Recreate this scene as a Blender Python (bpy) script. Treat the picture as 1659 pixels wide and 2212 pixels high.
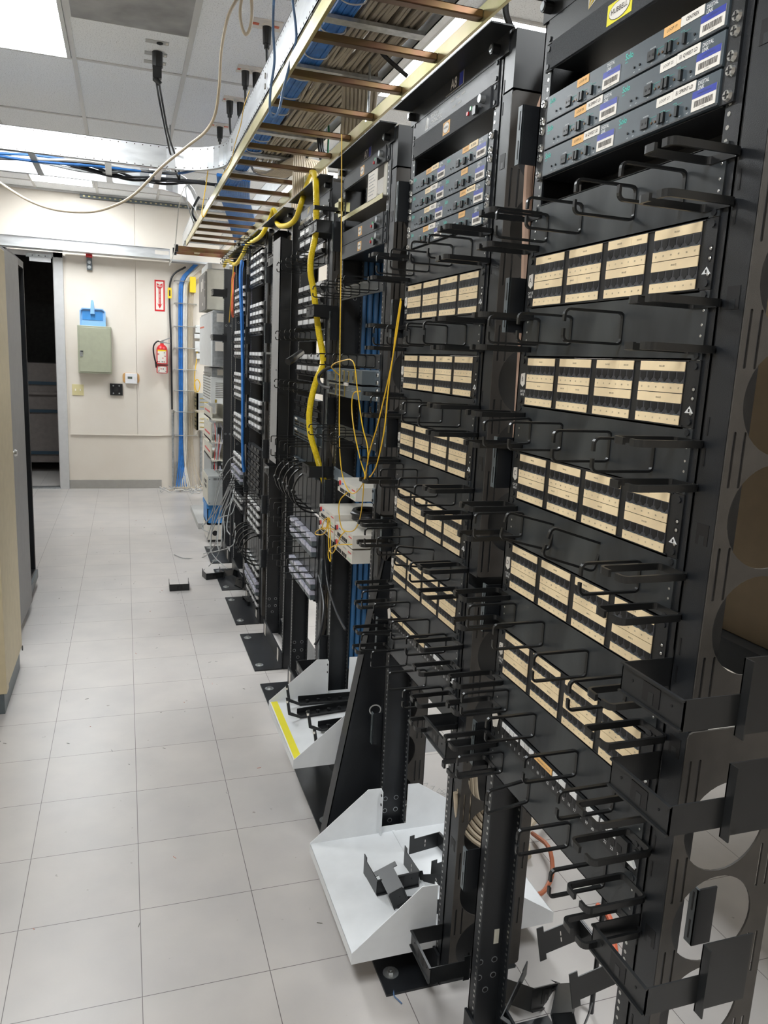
import bpy, bmesh, math, random
from mathutils import Vector, Matrix
random.seed(7)
for o in list(bpy.data.objects): bpy.data.objects.remove(o)
SC = bpy.context.scene; COL = SC.collection
PI = math.pi
# ---------------------------------------------------------------- camera
CY, CP, CR, CF = 3.29293009e-01, -1.92893747e-01, 4.85620073e-02, 1657.68093
CPOS = Vector((-0.01597, -1.64735, 1.50663))
_f = Vector((math.sin(CY)*math.cos(CP), math.cos(CY)*math.cos(CP), math.sin(CP)))
_r = Vector((math.cos(CY), -math.sin(CY), 0)); _u = _r.cross(_f)
_r, _u = math.cos(CR)*_r+math.sin(CR)*_u, -math.sin(CR)*_r+math.cos(CR)*_u
cd = bpy.data.cameras.new('camera'); cam = bpy.data.objects.new('camera', cd); COL.objects.link(cam)
m = Matrix((_r, _u, -_f)).transposed().to_4x4(); m.translation = CPOS; cam.matrix_world = m
cd.sensor_fit = 'VERTICAL'; cd.sensor_height = 24; cd.lens = CF/2212*24; cd.clip_start = .02; cd.clip_end = 60
SC.camera = cam
def ray(x, y): return _f*CF + _r*(x-829.5) - _u*(y-1106)
def onX(x, y, X): d = ray(x, y); return CPOS + d*((X-CPOS.x)/d.x)
def onY(x, y, Y): d = ray(x, y); return CPOS + d*((Y-CPOS.y)/d.y)
def onZ(x, y, Z): d = ray(x, y); return CPOS + d*((Z-CPOS.z)/d.z)
# ---------------------------------------------------------------- world and exposure
w = bpy.data.worlds.new('world'); SC.world = w; w.use_nodes = True
w.node_tree.nodes['Background'].inputs[0].default_value = (.8, .85, 1, 1)
w.node_tree.nodes['Background'].inputs[1].default_value = .02
SC.view_settings.view_transform = 'Standard'; SC.view_settings.look = 'None'
SC.view_settings.gamma = 1; SC.view_settings.exposure = 1.02
try: SC.view_settings.use_curve_mapping = False
except Exception: pass
LIGHT = 14.0
CEIL = 3.05; YW = 7.195; XL = -2.4; XR = 2.9; YB = -3.6
# ---------------------------------------------------------------- materials
def mat(name, col, rough=.5, metal=0., noise=0., nscale=20., bump=0., bscale=200., spec=.5, emit=0., coat=0., col2=None, stretch=None, roughvar=0.):
    m = bpy.data.materials.new(name); m.use_nodes = True; nt = m.node_tree; b = nt.nodes['Principled BSDF']
    b.inputs['Base Color'].default_value = (*col, 1); b.inputs['Roughness'].default_value = rough
    b.inputs['Metallic'].default_value = metal; b.inputs['Specular IOR Level'].default_value = spec
    if coat: b.inputs['Coat Weight'].default_value = coat
    if emit: b.inputs['Emission Color'].default_value = (*col, 1); b.inputs['Emission Strength'].default_value = emit
    tc = nt.nodes.new('ShaderNodeTexCoord'); mp = nt.nodes.new('ShaderNodeMapping'); nt.links.new(tc.outputs['Object'], mp.inputs[0])
    if stretch: mp.inputs['Scale'].default_value = stretch
    n = nt.nodes.new('ShaderNodeTexNoise'); n.inputs['Scale'].default_value = nscale; n.inputs['Detail'].default_value = 6
    nt.links.new(mp.outputs[0], n.inputs[0])
    cr = nt.nodes.new('ShaderNodeValToRGB'); cr.color_ramp.elements[0].position = .3; cr.color_ramp.elements[1].position = .7
    k = noise
    c2 = col2 or tuple(min(1, c*(1+k)) for c in col); c1 = col if col2 else tuple(c*(1-k) for c in col)
    cr.color_ramp.elements[0].color = (*c1, 1); cr.color_ramp.elements[1].color = (*c2, 1)
    nt.links.new(n.outputs[0], cr.inputs[0]); nt.links.new(cr.outputs[0], b.inputs['Base Color'])
    if roughvar:
        mr = nt.nodes.new('ShaderNodeMapRange'); mr.inputs['To Min'].default_value = max(.05, rough-roughvar); mr.inputs['To Max'].default_value = rough+roughvar
        nt.links.new(n.outputs[0], mr.inputs[0]); nt.links.new(mr.outputs[0], b.inputs['Roughness'])
    if bump:
        nb = nt.nodes.new('ShaderNodeTexNoise'); nb.inputs['Scale'].default_value = bscale; nt.links.new(tc.outputs['Object'], nb.inputs[0])
        bp = nt.nodes.new('ShaderNodeBump'); bp.inputs['Strength'].default_value = bump; bp.inputs['Distance'].default_value = .002
        nt.links.new(nb.outputs[0], bp.inputs['Height']); nt.links.new(bp.outputs[0], b.inputs['Normal'])
    return m
M = {}
M['black'] = mat('black_painted_steel', (.012, .0135, .016), .36, noise=.3, nscale=9, bump=.15, bscale=900, roughvar=.06)
M['ringpanel'] = mat('scuffed_black_steel', (.010, .0125, .016), .33, noise=.0, nscale=12, col2=(.050, .055, .057), stretch=(1, 1, .4), roughvar=.04)
M['textured'] = mat('textured_black_powder_coat', (.034, .038, .044), .5, noise=.5, nscale=600, bump=.6, bscale=1200)
M['ringwire'] = mat('black_ring_coating', (.009, .0095, .010), .32)
M['manager'] = mat('dark_grey_cable_manager_steel', (.050, .045, .040), .5, noise=.15, nscale=30, bump=.1, bscale=900)
M['solo'] = mat('grey_blue_faceplate', (.060, .078, .092), .38, noise=.12, nscale=30)
M['plastic'] = mat('black_plastic', (.012, .013, .014), .35, noise=.2)
M['portface'] = mat('dark_grey_jack_face', (.045, .046, .052), .45, noise=.15, nscale=60)
M['darkblue2'] = mat('steel_blue_cable', (.018, .085, .20), .45, noise=.2)
M['pinkcab'] = mat('pinkish_tan_cable', (.42, .28, .21), .5, noise=.1)
M['rustcab'] = mat('rust_orange_cable', (.42, .13, .06), .5)
M['port'] = mat('port_black', (.004, .004, .005), .5)
M['cream'] = mat('cream_label_paper', (.86, .69, .44), .5, noise=.05, nscale=40)
M['orange'] = mat('orange_label_paper', (.82, .48, .18), .55, noise=.05)
M['paper'] = mat('white_label_paper', (.78, .74, .68), .5, noise=.03)
M['white'] = mat('white_tile_label', (.74, .74, .74), .35, noise=.05)
M['ink'] = mat('printed_ink', (.05, .04, .035), .6)
M['whiteink'] = mat('white_ink', (.75, .76, .76), .5)
M['teal'] = mat('teal_ink', (.08, .55, .46), .5)
M['blueink'] = mat('blue_label_ink', (.03, .05, .35), .4, noise=.05)
M['steel'] = mat('bright_zinc_screw', (.62, .62, .6), .28, metal=1, noise=.1)
M['dullsteel'] = mat('galvanised_steel', (.42, .44, .45), .4, metal=.85, noise=.2, nscale=40)
M['alu'] = mat('aluminium_sheet', (.72, .74, .76), .35, metal=.9, noise=.1, nscale=8, stretch=(1, 1, 5), roughvar=.05)
M['gold'] = mat('yellow_zinc_plate', (.38, .36, .14), .34, metal=.85, nscale=5, col2=(.58, .50, .34), roughvar=.05)
M['rung'] = mat('yellow_zinc_rung', (.12, .095, .03), .33, metal=.9, nscale=6, col2=(.15, .07, .055), roughvar=.04)
M['redzinc'] = mat('red_iridescent_zinc', (.33, .12, .09), .4, metal=.6, nscale=9, col2=(.36, .30, .12))
M['wshelf'] = mat('white_painted_shelf', (.74, .76, .78), .40, noise=.06, nscale=12, roughvar=.06)
M['yellow'] = mat('yellow_loom', (.86, .63, .012), .38, noise=.06)
M['yfib'] = mat('yellow_fibre_jacket', (.78, .48, .02), .4)
M['ytape'] = mat('yellow_tape', (.80, .72, .03), .5, noise=.03)
M['beigecab'] = mat('beige_cable', (.52, .44, .33), .5, noise=.1)
M['greycab'] = mat('grey_cable', (.36, .37, .37), .5, noise=.12)
M['bluecab'] = mat('blue_cable', (.025, .17, .52), .45, noise=.2)
M['darkblue'] = mat('slate_blue_cable', (.07, .14, .27), .45, noise=.2)
M['blackcab'] = mat('black_cable', (.012, .013, .016), .4)
M['whitecab'] = mat('white_cable', (.66, .64, .60), .5, noise=.08)
M['orangecab'] = mat('orange_cable', (.68, .13, .05), .45)
M['greencab'] = mat('green_cable', (.02, .16, .08), .45)
M['shaded_traycab'] = mat('shade_toned_tan_cable', (.36, .32, .26), .5, noise=.25, nscale=6)  # beige cable colour darkened to stand in for shade up in the tray
M['pipe'] = mat('copper_red_pipe', (.60, .26, .19), .45, noise=.1)
M['red'] = mat('red_paint', (.60, .02, .025), .35, noise=.05)
M['olive'] = mat('olive_grey_enamel', (.34, .35, .26), .45, noise=.04)
M['dustblue'] = mat('light_blue_plastic', (.25, .48, .80), .4, noise=.05)
M['crate'] = mat('blue_crate_plastic', (.05, .25, .60), .4, noise=.08)
M['ivory'] = mat('ivory_plastic', (.62, .55, .30), .45)
M['thermo'] = mat('white_plastic', (.80, .80, .82), .4)
M['lcd'] = mat('lcd_grey', (.10, .12, .10), .3)
M['wood'] = mat('tan_plate', (.62, .36, .14), .5)
M['upsgrey'] = mat('grey_metal_box', (.34, .36, .36), .45, noise=.05)
M['telbeige'] = mat('beige_equipment_plastic', (.60, .58, .50), .5, noise=.05)
M['telwhite'] = mat('white_equipment_plastic', (.66, .67, .66), .5, noise=.05)
M['brown'] = mat('brown_grey_cover', (.20, .19, .17), .5)
M['devbeige'] = mat('warm_white_metal', (.66, .63, .57), .45, noise=.04)
M['slategrey'] = mat('slate_grey_chassis', (.10, .12, .13), .4, noise=.1)
M['zincblue'] = mat('bluish_zinc_plate', (.30, .36, .42), .35, metal=.7, noise=.25, nscale=12)
M['cabgrey'] = mat('grey_cabinet_door', (.27, .265, .26), .5, noise=.05)
M['cabbeige'] = mat('beige_cabinet', (.56, .48, .32), .5, noise=.05)
M['frame'] = mat('grey_door_frame', (.50, .50, .50), .45, noise=.04)
M['yellowbox'] = mat('yellow_plastic', (.85, .60, .02), .4)
M['led'] = mat('green_led', (.1, .5, .2), .3)
M['purple'] = mat('lilac_clear_cover', (.52, .52, .62), .25, noise=.25, nscale=30)
M['goldpin'] = mat('gold_contacts', (.65, .48, .12), .35, metal=.8)
M['greytag'] = mat('grey_sticker', (.45, .45, .44), .6)
def emission(name, col, s):
    m = bpy.data.materials.new(name); m.use_nodes = True; nt = m.node_tree; nt.nodes.clear()
    e = nt.nodes.new('ShaderNodeEmission'); e.inputs[0].default_value = (*col, 1); e.inputs[1].default_value = s
    n = nt.nodes.new('ShaderNodeTexNoise'); n.inputs['Scale'].default_value = 3
    o = nt.nodes.new('ShaderNodeOutputMaterial'); nt.links.new(e.outputs[0], o.inputs[0]); return m
M['lamp'] = emission('lit_diffuser', (.95, .985, 1), LIGHT)
def floor_mat():
    m = bpy.data.materials.new('vinyl_floor_tiles'); m.use_nodes = True; nt = m.node_tree; b = nt.nodes['Principled BSDF']
    N = nt.nodes.new; L = nt.links.new
    tc = N('ShaderNodeTexCoord'); br = N('ShaderNodeTexBrick'); mp = N('ShaderNodeMapping')
    L(tc.outputs['Object'], mp.inputs[0]); L(mp.outputs[0], br.inputs[0])
    br.offset = 0; br.squash = 1; br.inputs['Scale'].default_value = 1; br.inputs['Brick Width'].default_value = .3048; br.inputs['Row Height'].default_value = .3048
    br.inputs['Mortar Size'].default_value = .0011; br.inputs['Mortar Smooth'].default_value = .3; br.inputs['Bias'].default_value = 0
    br.inputs['Color1'].default_value = (.50, .475, .455, 1); br.inputs['Color2'].default_value = (.485, .465, .45, 1); br.inputs['Mortar'].default_value = (.12, .10, .10, 1)
    n = N('ShaderNodeTexNoise'); n.inputs['Scale'].default_value = 5; n.inputs['Detail'].default_value = 8; L(tc.outputs['Object'], n.inputs[0])
    mx = N('ShaderNodeMix'); mx.data_type = 'RGBA'; mx.blend_type = 'MULTIPLY'; mx.inputs[0].default_value = 1
    cr = N('ShaderNodeValToRGB'); cr.color_ramp.elements[0].color = (.90, .90, .91, 1); cr.color_ramp.elements[1].color = (1.05, 1.04, 1.03, 1)
    cr.color_ramp.elements[0].position = .3; cr.color_ramp.elements[1].position = .7
    L(n.outputs[0], cr.inputs[0]); L(br.outputs['Color'], mx.inputs[6]); L(cr.outputs[0], mx.inputs[7])
    # specks and scuffs
    v = N('ShaderNodeTexNoise'); v.inputs['Scale'].default_value = 34; v.inputs['Detail'].default_value = 2; L(tc.outputs['Object'], v.inputs[0])
    c2 = N('ShaderNodeValToRGB'); c2.color_ramp.elements[0].position = .22; c2.color_ramp.elements[1].position = .27
    c2.color_ramp.elements[0].color = (.45, .40, .36, 1); c2.color_ramp.elements[1].color = (1, 1, 1, 1); L(v.outputs[0], c2.inputs[0])
    m2 = N('ShaderNodeMix'); m2.data_type = 'RGBA'; m2.blend_type = 'MULTIPLY'; m2.inputs[0].default_value = .7
    L(mx.outputs[2], m2.inputs[6]); L(c2.outputs[0], m2.inputs[7]); L(m2.outputs[2], b.inputs['Base Color'])
    mr = N('ShaderNodeMapRange'); mr.inputs['To Min'].default_value = .29; mr.inputs['To Max'].default_value = .38; L(n.outputs[0], mr.inputs[0]); L(mr.outputs[0], b.inputs['Roughness'])
    nb = N('ShaderNodeTexNoise'); nb.inputs['Scale'].default_value = 60; L(tc.outputs['Object'], nb.inputs[0])
    bp = N('ShaderNodeBump'); bp.inputs['Strength'].default_value = .06; bp.inputs['Distance'].default_value = .002; L(nb.outputs[0], bp.inputs['Height']); L(bp.outputs[0], b.inputs['Normal'])
    return m
def ceil_mat():
    m = bpy.data.materials.new('speckled_ceiling_tile'); m.use_nodes = True; nt = m.node_tree; b = nt.nodes['Principled BSDF']; b.inputs['Roughness'].default_value = .9
    N = nt.nodes.new; L = nt.links.new
    tc = N('ShaderNodeTexCoord'); n = N('ShaderNodeTexNoise'); n.inputs['Scale'].default_value = 160; n.inputs['Detail'].default_value = 3; L(tc.outputs['Object'], n.inputs[0])
    cr = N('ShaderNodeValToRGB'); cr.color_ramp.elements[0].position = .36; cr.color_ramp.elements[1].position = .43
    cr.color_ramp.elements[0].color = (.60, .61, .63, 1); cr.color_ramp.elements[1].color = (.88, .90, .92, 1)
    L(n.outputs[0], cr.inputs[0]); L(cr.outputs[0], b.inputs['Base Color']); return m
def wall_mat(name, col, col2):
    return mat(name, col, .6, nscale=3.5, col2=col2, bump=.05, bscale=80)
M['floor'] = floor_mat(); M['ceil'] = ceil_mat()
M['wall'] = wall_mat('painted_wall', (.68, .62, .54), (.71, .655, .58))
M['ply'] = wall_mat('painted_plywood', (.70, .64, .56), (.73, .68, .61))
M['tbar'] = mat('white_ceiling_grid', (.60, .60, .59), .5)
M['basebd'] = mat('grey_vinyl_base', (.33, .315, .29), .5, noise=.04)
M['vent'] = mat('perforated_grey_vent', (.20, .20, .20), .6, nscale=5, col2=(.40, .40, .40), bump=.3, bscale=500)
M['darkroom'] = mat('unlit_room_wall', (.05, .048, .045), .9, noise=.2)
# ---------------------------------------------------------------- mesh helpers
class MB:
    def __init__(s): s.v = []; s.f = []; s.m = []; s.mats = []
    def mi(s, m):
        if m not in s.mats: s.mats.append(m)
        return s.mats.index(m)
    def add(s, vs, fs, m, M4=None):
        i = s.mi(m); n = len(s.v)
        for v in vs: s.v.append(tuple(M4 @ Vector(v)) if M4 is not None else tuple(v))
        for f in fs: s.f.append(tuple(a+n for a in f)); s.m.append(i)
        return s
    def box(s, x0, x1, y0, y1, z0, z1, m, M4=None):
        if x0 > x1: x0, x1 = x1, x0
        if y0 > y1: y0, y1 = y1, y0
        if z0 > z1: z0, z1 = z1, z0
        v = [(x, y, z) for x in (x0, x1) for y in (y0, y1) for z in (z0, z1)]
        return s.add(v, [(0, 1, 3, 2), (4, 6, 7, 5), (0, 4, 5, 1), (2, 3, 7, 6), (0, 2, 6, 4), (1, 5, 7, 3)], m, M4)
    def cyl(s, p0, p1, r, m, n=12, r1=None, cap=True):
        p0 = Vector(p0); p1 = Vector(p1); d = (p1-p0).normalized(); a = d.orthogonal().normalized(); b = d.cross(a); r1 = r if r1 is None else r1
        v = [p0+(a*math.cos(t)+b*math.sin(t))*r for t in [2*PI*i/n for i in range(n)]]+[p1+(a*math.cos(t)+b*math.sin(t))*r1 for t in [2*PI*i/n for i in range(n)]]
        f = [(i, (i+1) % n, n+(i+1) % n, n+i) for i in range(n)]
        if cap: f += [tuple(reversed(range(n))), tuple(range(n, 2*n))]
        return s.add(v, f, m)
    def tube(s, pts, r, m, n=8, ribs=False, smooth=4):
        P = catmull(pts, smooth) if smooth else [Vector(p) for p in pts]
        vs = []; fs = []; a = None
        for i, p in enumerate(P):
            d = (P[min(i+1, len(P)-1)]-P[max(i-1, 0)])
            d = d.normalized() if d.length > 1e-9 else Vector((0, 0, 1))
            if a is None: a = d.orthogonal().normalized()
            a = (a-d*a.dot(d)); a = a.normalized() if a.length > 1e-6 else d.orthogonal().normalized()
            b = d.cross(a); rr = r*(1+.07*(i % 2)) if ribs else r
            for k in range(n): t = 2*PI*k/n; vs.append(p+(a*math.cos(t)+b*math.sin(t))*rr)
        for i in range(len(P)-1):
            for k in range(n): fs.append((i*n+k, i*n+(k+1) % n, (i+1)*n+(k+1) % n, (i+1)*n+k))
        fs += [tuple(reversed(range(n))), tuple(range((len(P)-1)*n, len(P)*n))]
        return s.add(vs, fs, m)
    def strap(s, pts, w, t, nrm, m):       # flat strap swept along a planar path; w across (along nrm), t thick in the plane
        P = [Vector(p) for p in pts]; nrm = Vector(nrm); vs = []; fs = []
        for i, p in enumerate(P):
            d = (P[min(i+1, len(P)-1)]-P[max(i-1, 0)]).normalized(); q = nrm.cross(d).normalized()
            for sx, sy in ((-1, -1), (1, -1), (1, 1), (-1, 1)): vs.append(p+nrm*(w/2*sx)+q*(t/2*sy))
        for i in range(len(P)-1):
            for k in range(4): fs.append((i*4+k, i*4+(k+1) % 4, i*4+4+(k+1) % 4, i*4+4+k))
        fs += [(3, 2, 1, 0), tuple(range(len(P)*4-4, len(P)*4))]
        return s.add(vs, fs, m)
    def prism(s, poly, axis, a0, a1, m, M4=None):  # poly of 2D points, extruded along axis
        n = len(poly)
        def P(u, v, a): return {'x': (a, u, v), 'y': (u, a, v), 'z': (u, v, a)}[axis]
        v = [P(u, w_, a0) for u, w_ in poly]+[P(u, w_, a1) for u, w_ in poly]
        f = [tuple(range(n)), tuple(reversed(range(n, 2*n)))]+[(i, n+i, n+(i+1) % n, (i+1) % n) for i in range(n)]
        return s.add(v, f, m, M4)
    def mesh(s, me, m, M4): return s.add([v.co for v in me.vertices], [tuple(p.vertices) for p in me.polygons], m, M4)
    def data(s, name, smooth=False):
        me = bpy.data.meshes.new(name); me.from_pydata([tuple(v) for v in s.v], [], s.f)
        for mm in s.mats: me.materials.append(M[mm] if isinstance(mm, str) else mm)
        for p, i in zip(me.polygons, s.m): p.material_index = i
        bm = bmesh.new(); bm.from_mesh(me); bmesh.ops.recalc_face_normals(bm, faces=bm.faces); bm.to_mesh(me); bm.free()
        if smooth:
            for p in me.polygons: p.use_smooth = True
            try: me.set_sharp_from_angle(angle=math.radians(40))
            except Exception: pass
        me.update(); return me
    def build(s, name, parent=None, loc=None, smooth=False, bevel=0, rot=None):
        return link(name, s.data(name, smooth), parent, loc, bevel, rot)
def link(name, me, parent=None, loc=None, bevel=0, rot=None):
    o = bpy.data.objects.new(name, me); COL.objects.link(o)
    if parent is not None: o.parent = parent
    if loc is not None: o.location = loc
    if rot is not None: o.rotation_euler = rot
    if bevel:
        b = o.modifiers.new('bevel', 'BEVEL'); b.width = bevel; b.segments = 2; b.limit_method = 'ANGLE'; b.angle_limit = math.radians(50)
    return o
def catmull(pts, k=4):
    P = [Vector(p) for p in pts]
    if len(P) < 3: return P
    Q = [P[0]*2-P[1]]+P+[P[-1]*2-P[-2]]; out = []
    for i in range(1, len(Q)-2):
        p0, p1, p2, p3 = Q[i-1:i+3]
        for j in range(k):
            t = j/k; out.append(.5*((2*p1)+(p2-p0)*t+(2*p0-5*p1+4*p2-p3)*t*t+(3*p1-p0-3*p2+p3)*t**3))
    out.append(P[-1]); return out
def thing(name, label, cat, loc=(0, 0, 0), group=None, rot=None):
    o = bpy.data.objects.new(name, None); o.empty_display_size = .05; COL.objects.link(o); o.location = loc
    if rot: o.rotation_euler = rot
    return tag(o, label, cat, group)
def tag(o, label, cat, group=None):
    o['label'] = label; o['category'] = cat
    if group: o['group'] = group
    return o
def struct(o): o['kind'] = 'structure'; return o
def stuff(o): o['kind'] = 'stuff'; return o
def dup(root, loc=None, label=None, rot=None, group=None):
    r = root.copy(); COL.objects.link(r)
    def kids(a, b):
        for ch in list(a.children):
            c = ch.copy(); COL.objects.link(c); c.parent = b; kids(ch, c)
    kids(root, r)
    if loc is not None: r.location = loc
    if rot is not None: r.rotation_euler = rot
    if label: r['label'] = label
    if group: r['group'] = group
    return r
_tc = {}
def textmesh(t, bold=False):
    if (t, bold) in _tc: return _tc[(t, bold)]
    c = bpy.data.curves.new('txt', 'FONT'); c.body = t; c.size = 1; c.resolution_u = 2; c.align_x = 'CENTER'; c.align_y = 'CENTER'
    if bold: c.offset = .015
    o = bpy.data.objects.new('txt', c); COL.objects.link(o); dg = bpy.context.evaluated_depsgraph_get()
    me = bpy.data.meshes.new_from_object(o.evaluated_get(dg)); bpy.data.objects.remove(o); _tc[(t, bold)] = me; return me
# lettering on a face looking along -X (the aisle): text runs towards -Y
def facetext(mb, t, x, y, z, size, m, sx=1, bold=False):
    mb.mesh(textmesh(t, bold), m, Matrix.Translation((x, y, z)) @ Matrix(((0, 0, -1, 0), (-1, 0, 0, 0), (0, 1, 0, 0), (0, 0, 0, 1))) @ Matrix.Diagonal((size*sx, size, 1, 1)))
# lettering on a face looking along -Y (far wall)
def walltext(mb, t, x, y, z, size, m, rot=0, sx=1, bold=False):
    mb.mesh(textmesh(t, bold), m, Matrix.Translation((x, y, z)) @ Matrix(((1, 0, 0, 0), (0, 0, -1, 0), (0, 1, 0, 0), (0, 0, 0, 1))) @ Matrix.Rotation(rot, 4, 'Z') @ Matrix.Diagonal((size*sx, size, 1, 1)))
def plate_with_holes(name, outer, holes, t, m, mapf):
    bm = bmesh.new(); edges = []
    for loop in [outer]+holes:
        vs = [bm.verts.new(mapf(*p)) for p in loop]
        for i in range(len(vs)): edges.append(bm.edges.new((vs[i], vs[(i+1) % len(vs)])))
    bmesh.ops.triangle_fill(bm, use_beauty=True, edges=edges)
    r = bmesh.ops.extrude_face_region(bm, geom=list(bm.faces)); d = Vector(t)
    bmesh.ops.translate(bm, verts=[v for v in r['geom'] if isinstance(v, bmesh.types.BMVert)], vec=d)
    bmesh.ops.recalc_face_normals(bm, faces=bm.faces)
    me = bpy.data.meshes.new(name); bm.to_mesh(me); bm.free(); me.materials.append(M[m]); return me
def rrect(u0, u1, v0, v1, r, k=4):
    out = []
    for cx, cy, a in ((u1-r, v1-r, 0), (u0+r, v1-r, PI/2), (u0+r, v0+r, PI), (u1-r, v0+r, 1.5*PI)):
        for i in range(k+1): t = a+PI/2*i/k; out.append((cx+r*math.cos(t), cy+r*math.sin(t)))
    return out
def circ(u, v, r, n=28): return [(u+r*math.cos(2*PI*i/n), v+r*math.sin(2*PI*i/n)) for i in range(n)]
# ================================================================ the room
b = MB(); b.box(XL, XR, YB, YW+3, -.05, 0, 'floor'); struct(b.build('floor'))
b = MB(); b.box(XL, XR, YB, YW, CEIL, CEIL+.03, 'ceil'); struct(b.build('ceiling'))
DX0, DX1, DZ = -1.55, -.69, 2.39
b = MB(); Yw = YW+.008
b.box(XL, DX0, Yw, Yw+.12, 0, CEIL, 'wall'); b.box(DX1, XR, Yw, Yw+.12, 0, CEIL, 'wall'); b.box(DX0, DX1, Yw, Yw+.12, DZ, CEIL, 'wall'); struct(b.build('wall_back'))
b = MB(); b.box(XL-.1, XL, YB, YW, 0, CEIL, 'wall'); struct(b.build('wall_left'))
b = MB(); b.box(XR, XR+.1, YB, YW, 0, CEIL, 'wall'); struct(b.build('wall_right'))
b = MB(); b.box(XL, XR, YB-.1, YB, 0, CEIL, 'wall'); struct(b.build('wall_front'))
b = MB(); b.box(-.575, .105, YW-.006, Yw, .59, 2.99, 'ply'); b.box(.108, 1.33, YW-.006, Yw, .59, 3.02, 'ply'); b.box(-.575, .36, YW-.010, YW-.006, .585, .592, 'ply'); struct(b.build('trim_1'))
b = MB(); b.box(-.60, .357, YW-.004, Yw, 0, .094, 'basebd'); struct(b.build('baseboard_back', bevel=.003))
b = MB()   # grey steel door frame with its closer shoe
b.box(DX1, -.60, YW-.03, YW+.13, 0, DZ+.05, 'frame'); b.box(DX0-.09, DX0, YW-.03, YW+.13, 0, DZ+.05, 'frame'); b.box(DX0-.09, -.60, YW-.03, YW+.13, DZ, DZ+.05, 'frame')
b.box(DX1-.01, DX1, YW+.03, YW+.06, 0, DZ, 'frame'); b.box(DX0, DX1, YW-.01, YW+.12, .0, .012, 'dullsteel')
fr = struct(b.build('door_1', bevel=.002))
b = MB(); b.box(-.94, -.70, YW-.05, YW-.03, 2.375, 2.41, 'dullsteel'); b.box(-.91, -.71, YW-.045, YW-.02, 2.335, 2.375, 'wshelf')
for x in (-.88, -.82, -.76): b.cyl((x, YW-.052, 2.392), (x, YW-.049, 2.392), .006, 'port', 8)
b.build('door_closer', fr)
b = MB()   # dim space past the doorway
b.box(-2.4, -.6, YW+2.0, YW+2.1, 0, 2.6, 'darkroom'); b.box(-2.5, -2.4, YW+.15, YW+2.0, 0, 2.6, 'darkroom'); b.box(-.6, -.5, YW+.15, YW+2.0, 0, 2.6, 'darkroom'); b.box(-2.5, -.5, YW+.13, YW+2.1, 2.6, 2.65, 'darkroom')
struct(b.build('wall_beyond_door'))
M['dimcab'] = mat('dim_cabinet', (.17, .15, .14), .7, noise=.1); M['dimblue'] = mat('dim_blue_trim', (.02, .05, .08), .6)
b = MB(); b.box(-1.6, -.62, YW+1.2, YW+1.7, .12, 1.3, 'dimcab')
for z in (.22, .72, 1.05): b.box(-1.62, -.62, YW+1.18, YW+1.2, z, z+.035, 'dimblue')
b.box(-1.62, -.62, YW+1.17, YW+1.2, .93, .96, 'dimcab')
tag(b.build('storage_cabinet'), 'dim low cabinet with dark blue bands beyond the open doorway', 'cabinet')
# ceiling grid
b = MB(); xs = [-.25+.58*k for k in range(-4, 6)]; ys = [3.25+1.2*k for k in range(-5, 4)]; ys[ys.index(4.45)] = 4.40
for x in xs:
    if XL < x < XR: b.box(x-.012, x+.012, YB, YW, CEIL-.006, CEIL, 'tbar')
for y in ys+[2.65]:
    if y == 2.65: b.box(-.25, .33, y-.012, y+.012, CEIL-.0055, CEIL, 'tbar')
    elif YB < y < YW: b.box(XL, XR, y-.012, y+.012, CEIL-.0055, CEIL, 'tbar')
b.box(XL, XR, YW-.02, YW, CEIL-.02, CEIL, 'tbar'); struct(b.build('trim_2'))
def troffer(x0, y0, y1, label):
    x1 = x0+.575; t = thing('ceiling_light', label, 'ceiling light', ((x0+x1)/2, (y0+y1)/2, CEIL), 'fluorescent ceiling panels')
    w_, h = (x1-x0)/2, (y1-y0)/2; b = MB()
    for a in ((-w_, -w_+.02, -h, h), (w_-.02, w_, -h, h), (-w_+.02, w_-.02, -h, -h+.02), (-w_+.02, w_-.02, h-.02, h)): b.box(*a, -.012, -.0005, 'tbar')
    b.build('frame', t); b = MB(); b.box(-w_+.02, w_-.02, -h+.02, h-.02, -.010, -.006, 'lamp'); b.build('diffuser', t)
troffer(-.84, 2.05, 3.25, 'lit ceiling panel at top left of the aisle, nearest in view')
troffer(-.84, 5.62, 6.82, 'lit ceiling panel near the far wall, beyond the crossing cable tray')
troffer(1.40, 1.80, 3.05, 'lit ceiling panel behind the nearest end of the gold ladder rack')
troffer(1.40, 5.0, 6.2, 'lit ceiling panel behind the far end of the gold ladder rack')
troffer(-.84, -1.8, -.6, 'unseen ceiling panel added to light the near aisle')  # extra panel outside the frame, added to brighten the near floor and racks
troffer(1.40, -1.9, -.7, 'unseen ceiling panel added to light the near side of the racks')  # second added panel outside the frame, for more light on the right
# return-air vent
t = thing('ceiling_vent', 'square grey perforated return-air vent with smudges in the ceiling', 'vent', (.04, 2.35, CEIL))
b = MB(); b.box(-.285, .285, -.30, .30, -.014, -.0005, 'tbar'); b.build('frame', t)
b = MB(); b.box(-.268, .268, -.285, .285, -.018, -.014, 'vent'); b.build('grille', t)
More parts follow.
